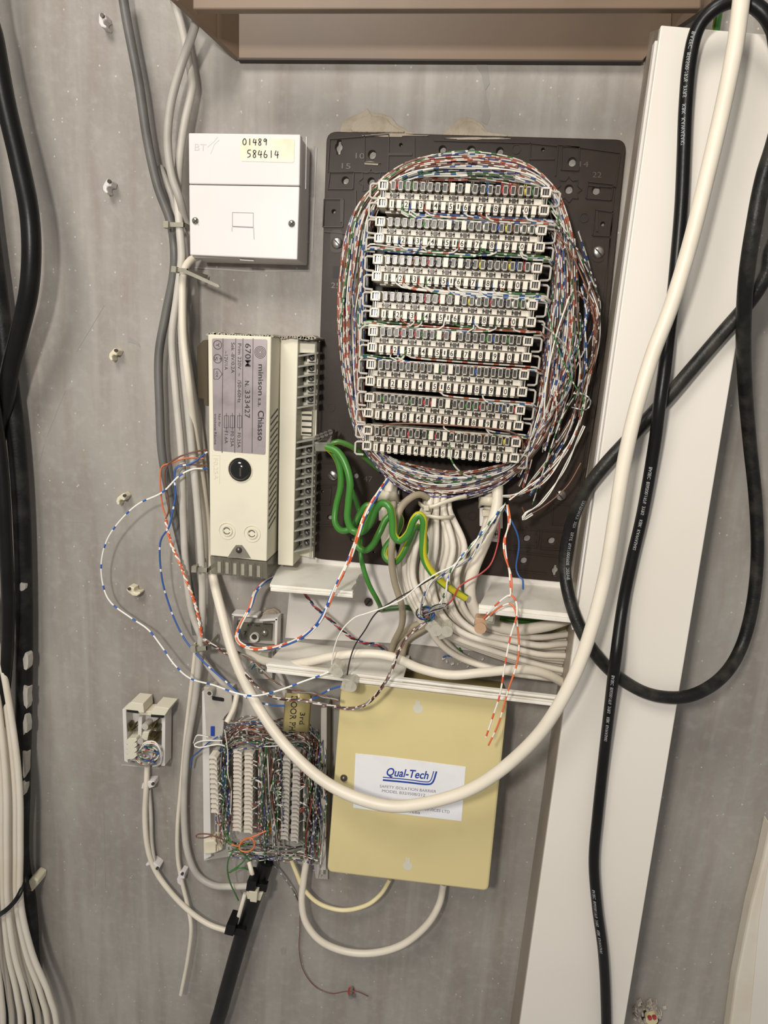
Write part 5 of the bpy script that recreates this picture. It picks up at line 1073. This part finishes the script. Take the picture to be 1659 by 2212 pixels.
# marker tape
t = thing('marker_tape', at(636, 1540, 20), 'curled khaki tape flag lettered in black above the lower frame', 'tape label'); mb = MB(); vs = []; n = 14
def tape(u, v): # u 0..1 across, v 0..1 down
    x = 617+u*56-v*6; h = 48+8*math.sin(math.pi*min(u*1.0, 1))-2*v; y = 1497+v*82+u*2; return at(x, y, h)
for i in range(n+1):
    for j in range(5): vs.append(tape(i/n, j/4))
mb.add(vs, [[i*5+j, i*5+j+1, (i+1)*5+j+1, (i+1)*5+j] for i in range(n) for j in range(4)], 0, True); o = mb.build('tape', 'tag_tape', t); so = o.modifiers.new('s', 'SOLIDIFY'); so.thickness = 0.0008; so.offset = 0
mb = MB()
for s, u0, v0, v1, cp in (('DOOR PH', 0.24, 0.06, 0.98, 0.24), ('3rd', 0.62, 0.48, 0.8, 0.2)):
    vs, fs = glyphs(s, 0.005); x0 = min(v[0] for v in vs); x1 = max(v[0] for v in vs)
    pts = []
    for v in vs:
        vv = v0+(v[0]-x0)/(x1-x0)*(v1-v0); uu = u0+v[1]/0.7*cp; q = tape(uu, vv); pts.append((q[0], q[1]+0.7, q[2]))
    mb.add(pts, fs)
mb.build('lettering', 'ink', t)
# small junction blocks above the frame
t = thing('earth_junction_block', at(550, 1358, 0), 'grey junction block with two screws behind the orange and blue wire loop', 'junction block')
P_([(500, 1330), (600, 1336), (598, 1392), (502, 1388)], 0, 6, 'base', 'frame_grey')
for a in ([(500, 1328), (505, 1328), (506, 1390), (501, 1390)], [(594, 1334), (600, 1334), (598, 1402), (593, 1402)], [(500, 1326), (556, 1330), (556, 1335), (500, 1331)], [(560, 1338), (600, 1336), (600, 1341), (560, 1343)]): P_(a, 6, 16, 'rim', 'white_plastic')
P_([(518, 1346), (588, 1350), (586, 1384), (520, 1382)], 6, 9, 'insert', 'smoke_plastic')
mb = MB(); dome(mb, 572, 1366, 9, 9, 3); dome(mb, 519, 1346, 8, 8, 2.5); mb.build('screw', 'steel', t); mb = MB(); cyl(mb, 549, 1378, 11, 9, 12); mb.build('terminal_post', 'white_plastic', t)
mb = MB(); cyl(mb, 549, 1376, 7, 12, 12.4); mb.build('post_hole', 'dark_steel', t)
mb = MB(); text(mb, 'EARTH', (568, 1349), (587, 1350), 5, 9.4); text(mb, 'B.T. 78A', (534, 1352), (562, 1354), 4.5, 9.4); text(mb, '7', (526, 1372), (533, 1372), 9, 9.4); mb.build('printing', 'ink', t)
t = thing('small_junction_block', at(555, 1440, 0), 'small clear junction block with wires, under the long white cable', 'junction block')
P_([(522, 1404), (590, 1408), (588, 1468), (552, 1466), (524, 1440)], 0, 8, 'base', 'frame_grey'); P_([(530, 1408), (580, 1411), (578, 1446), (532, 1442)], 8, 18, 'cover', 'gel')
mb = MB(); dome(mb, 566, 1447, 9, 8, 4); mb.build('screw', 'steel', t)
mb = MB()
for k in range(12): tube(mb, [(530+rd.uniform(0, 40), 1405+rd.uniform(0, 30), 14), (535+rd.uniform(0, 40), 1412+rd.uniform(0, 30), 20), (530+rd.uniform(0, 45), 1425+rd.uniform(0, 25), 16)], 1.5, 4, rd.choice([7, 1, 4, 3]), 6)
o = mb.build('wire_knot', TC, t); o['kind'] = 'stuff'
C_('short pale cable leading down from the small junction block', [(600, 1450, 8), (612, 1480, 12), (620, 1520, 14)], 7, 'pale_grey_cable', name='grey_cable')
C_('short white sleeve entering the top of the lower frame', [(512, 1500, 14), (505, 1530, 20), (490, 1560, 26)], 7, 'white_cable', name='white_cable')
# ---------------------------------------------------------------- cables below
C_('thick black cable rising from the bottom into the lower frame', [(575, 1862, 20), (562, 1900, 22), (540, 1965, 22), (520, 2030, 22), (500, 2100, 20), (478, 2180, 18), (458, 2260, 16), (380, 2650, 16)], 20, 'black_cable', name='black_cable', n=18)
C_('short white cable end above the black cable, entering the frame', [(538, 1862, 24), (544, 1885, 28), (550, 1906, 26)], 6, 'white_cable', name='white_cable')
C_('short white cable lying along the left of the black cable', [(530, 1930, 20), (520, 1965, 24), (510, 2000, 26)], 6, 'white_cable', name='white_cable')
def blacktie(x, y, ang, label):
    t = thing('cable_tie', at(x, y, 10), label, 'cable tie'); ca, sa = math.cos(ang), math.sin(ang); R = lambda a, b: (x+a*ca-b*sa, y+a*sa+b*ca)
    P_([R(-8, -8), R(30, -8), R(30, 8), R(-8, 8)], 26, 31, 'strap', 'black_plastic', t); P_([R(-14, -11), R(6, -11), R(6, 11), R(-14, 11)], 20, 36, 'head', 'black_plastic', t)
blacktie(546, 1916, 0.15, 'black cable tie round the black cable just below the lower frame'); blacktie(500, 2011, 0.25, 'black cable tie where the socket cable meets the black cable')
t = thing('cable_tie', at(548, 1938, 20), 'clear cable tie on the black cable under the upper black tie', 'cable tie')
P_([(532, 1928), (568, 1930), (562, 1946), (534, 1942)], 28, 33, 'strap', 'nylon', t); P_([(537, 1926), (556, 1928), (554, 1950), (540, 1948)], 31, 37, 'head', 'nylon', t)
C_('thin cream cable curving under the left corner of the yellow box', [(628, 1855, 16), (640, 1885, 16), (656, 1920, 16), (690, 1952, 16), (740, 1966, 16), (790, 1956, 16), (822, 1932, 14), (842, 1900, 12)], 5.5, 'cream_cable', name='cream_cable')
C_('white cable hanging in a wide curve below the yellow box', [(664, 1850, 14), (656, 1900, 16), (652, 1950, 18), (662, 1995, 20), (695, 2034, 22), (750, 2056, 22), (810, 2058, 22), (870, 2040, 22), (920, 2000, 20), (948, 1955, 16), (958, 1910, 12)], 9, 'white_cable', name='white_cable')
wr('brown_wire', 'hair-thin brown wire trailing down to the lone screw at the bottom', [(585, 1860, 10), (620, 1905, 8), (644, 1945, 6), (648, 2000, 5), (646, 2050, 4), (655, 2095, 4), (680, 2130, 4), (715, 2146, 6), (745, 2142, 9), (772, 2142, 9), (795, 2152, 5)], 'wire_brown', 1.3)
wr('grey_wire', 'speckled thin wire tail beside the brown wire below the lower frame', [(578, 1855, 12), (605, 1885, 12), (628, 1915, 9), (642, 1945, 8)], 'grey_w', 1.6)
t = thing('wall_screw', at(757, 2150, 0), 'lone screw in a red wall plug near the bottom of the wall', 'screw')
mb = MB(); cyl(mb, 757, 2146, 8, 0, 4); mb.build('wall_plug', 'red_plug', t)
mb = MB(); cyl(mb, 757, 2150, 4, 3, 11, 12); cyl(mb, 757, 2155, 6.5, 11, 13, 14); mb.build('shank', 'steel', t)
wr('blue_wire', 'offcut of thin blue wire lying inside the open trunking', [(957, 1420, 2), (965, 1416, 2.5), (975, 1418, 2), (980, 1414, 2)], 'wire_blue', 1.8)
for o in list(bpy.data.objects):
    if '_a' in o: del o['_a']
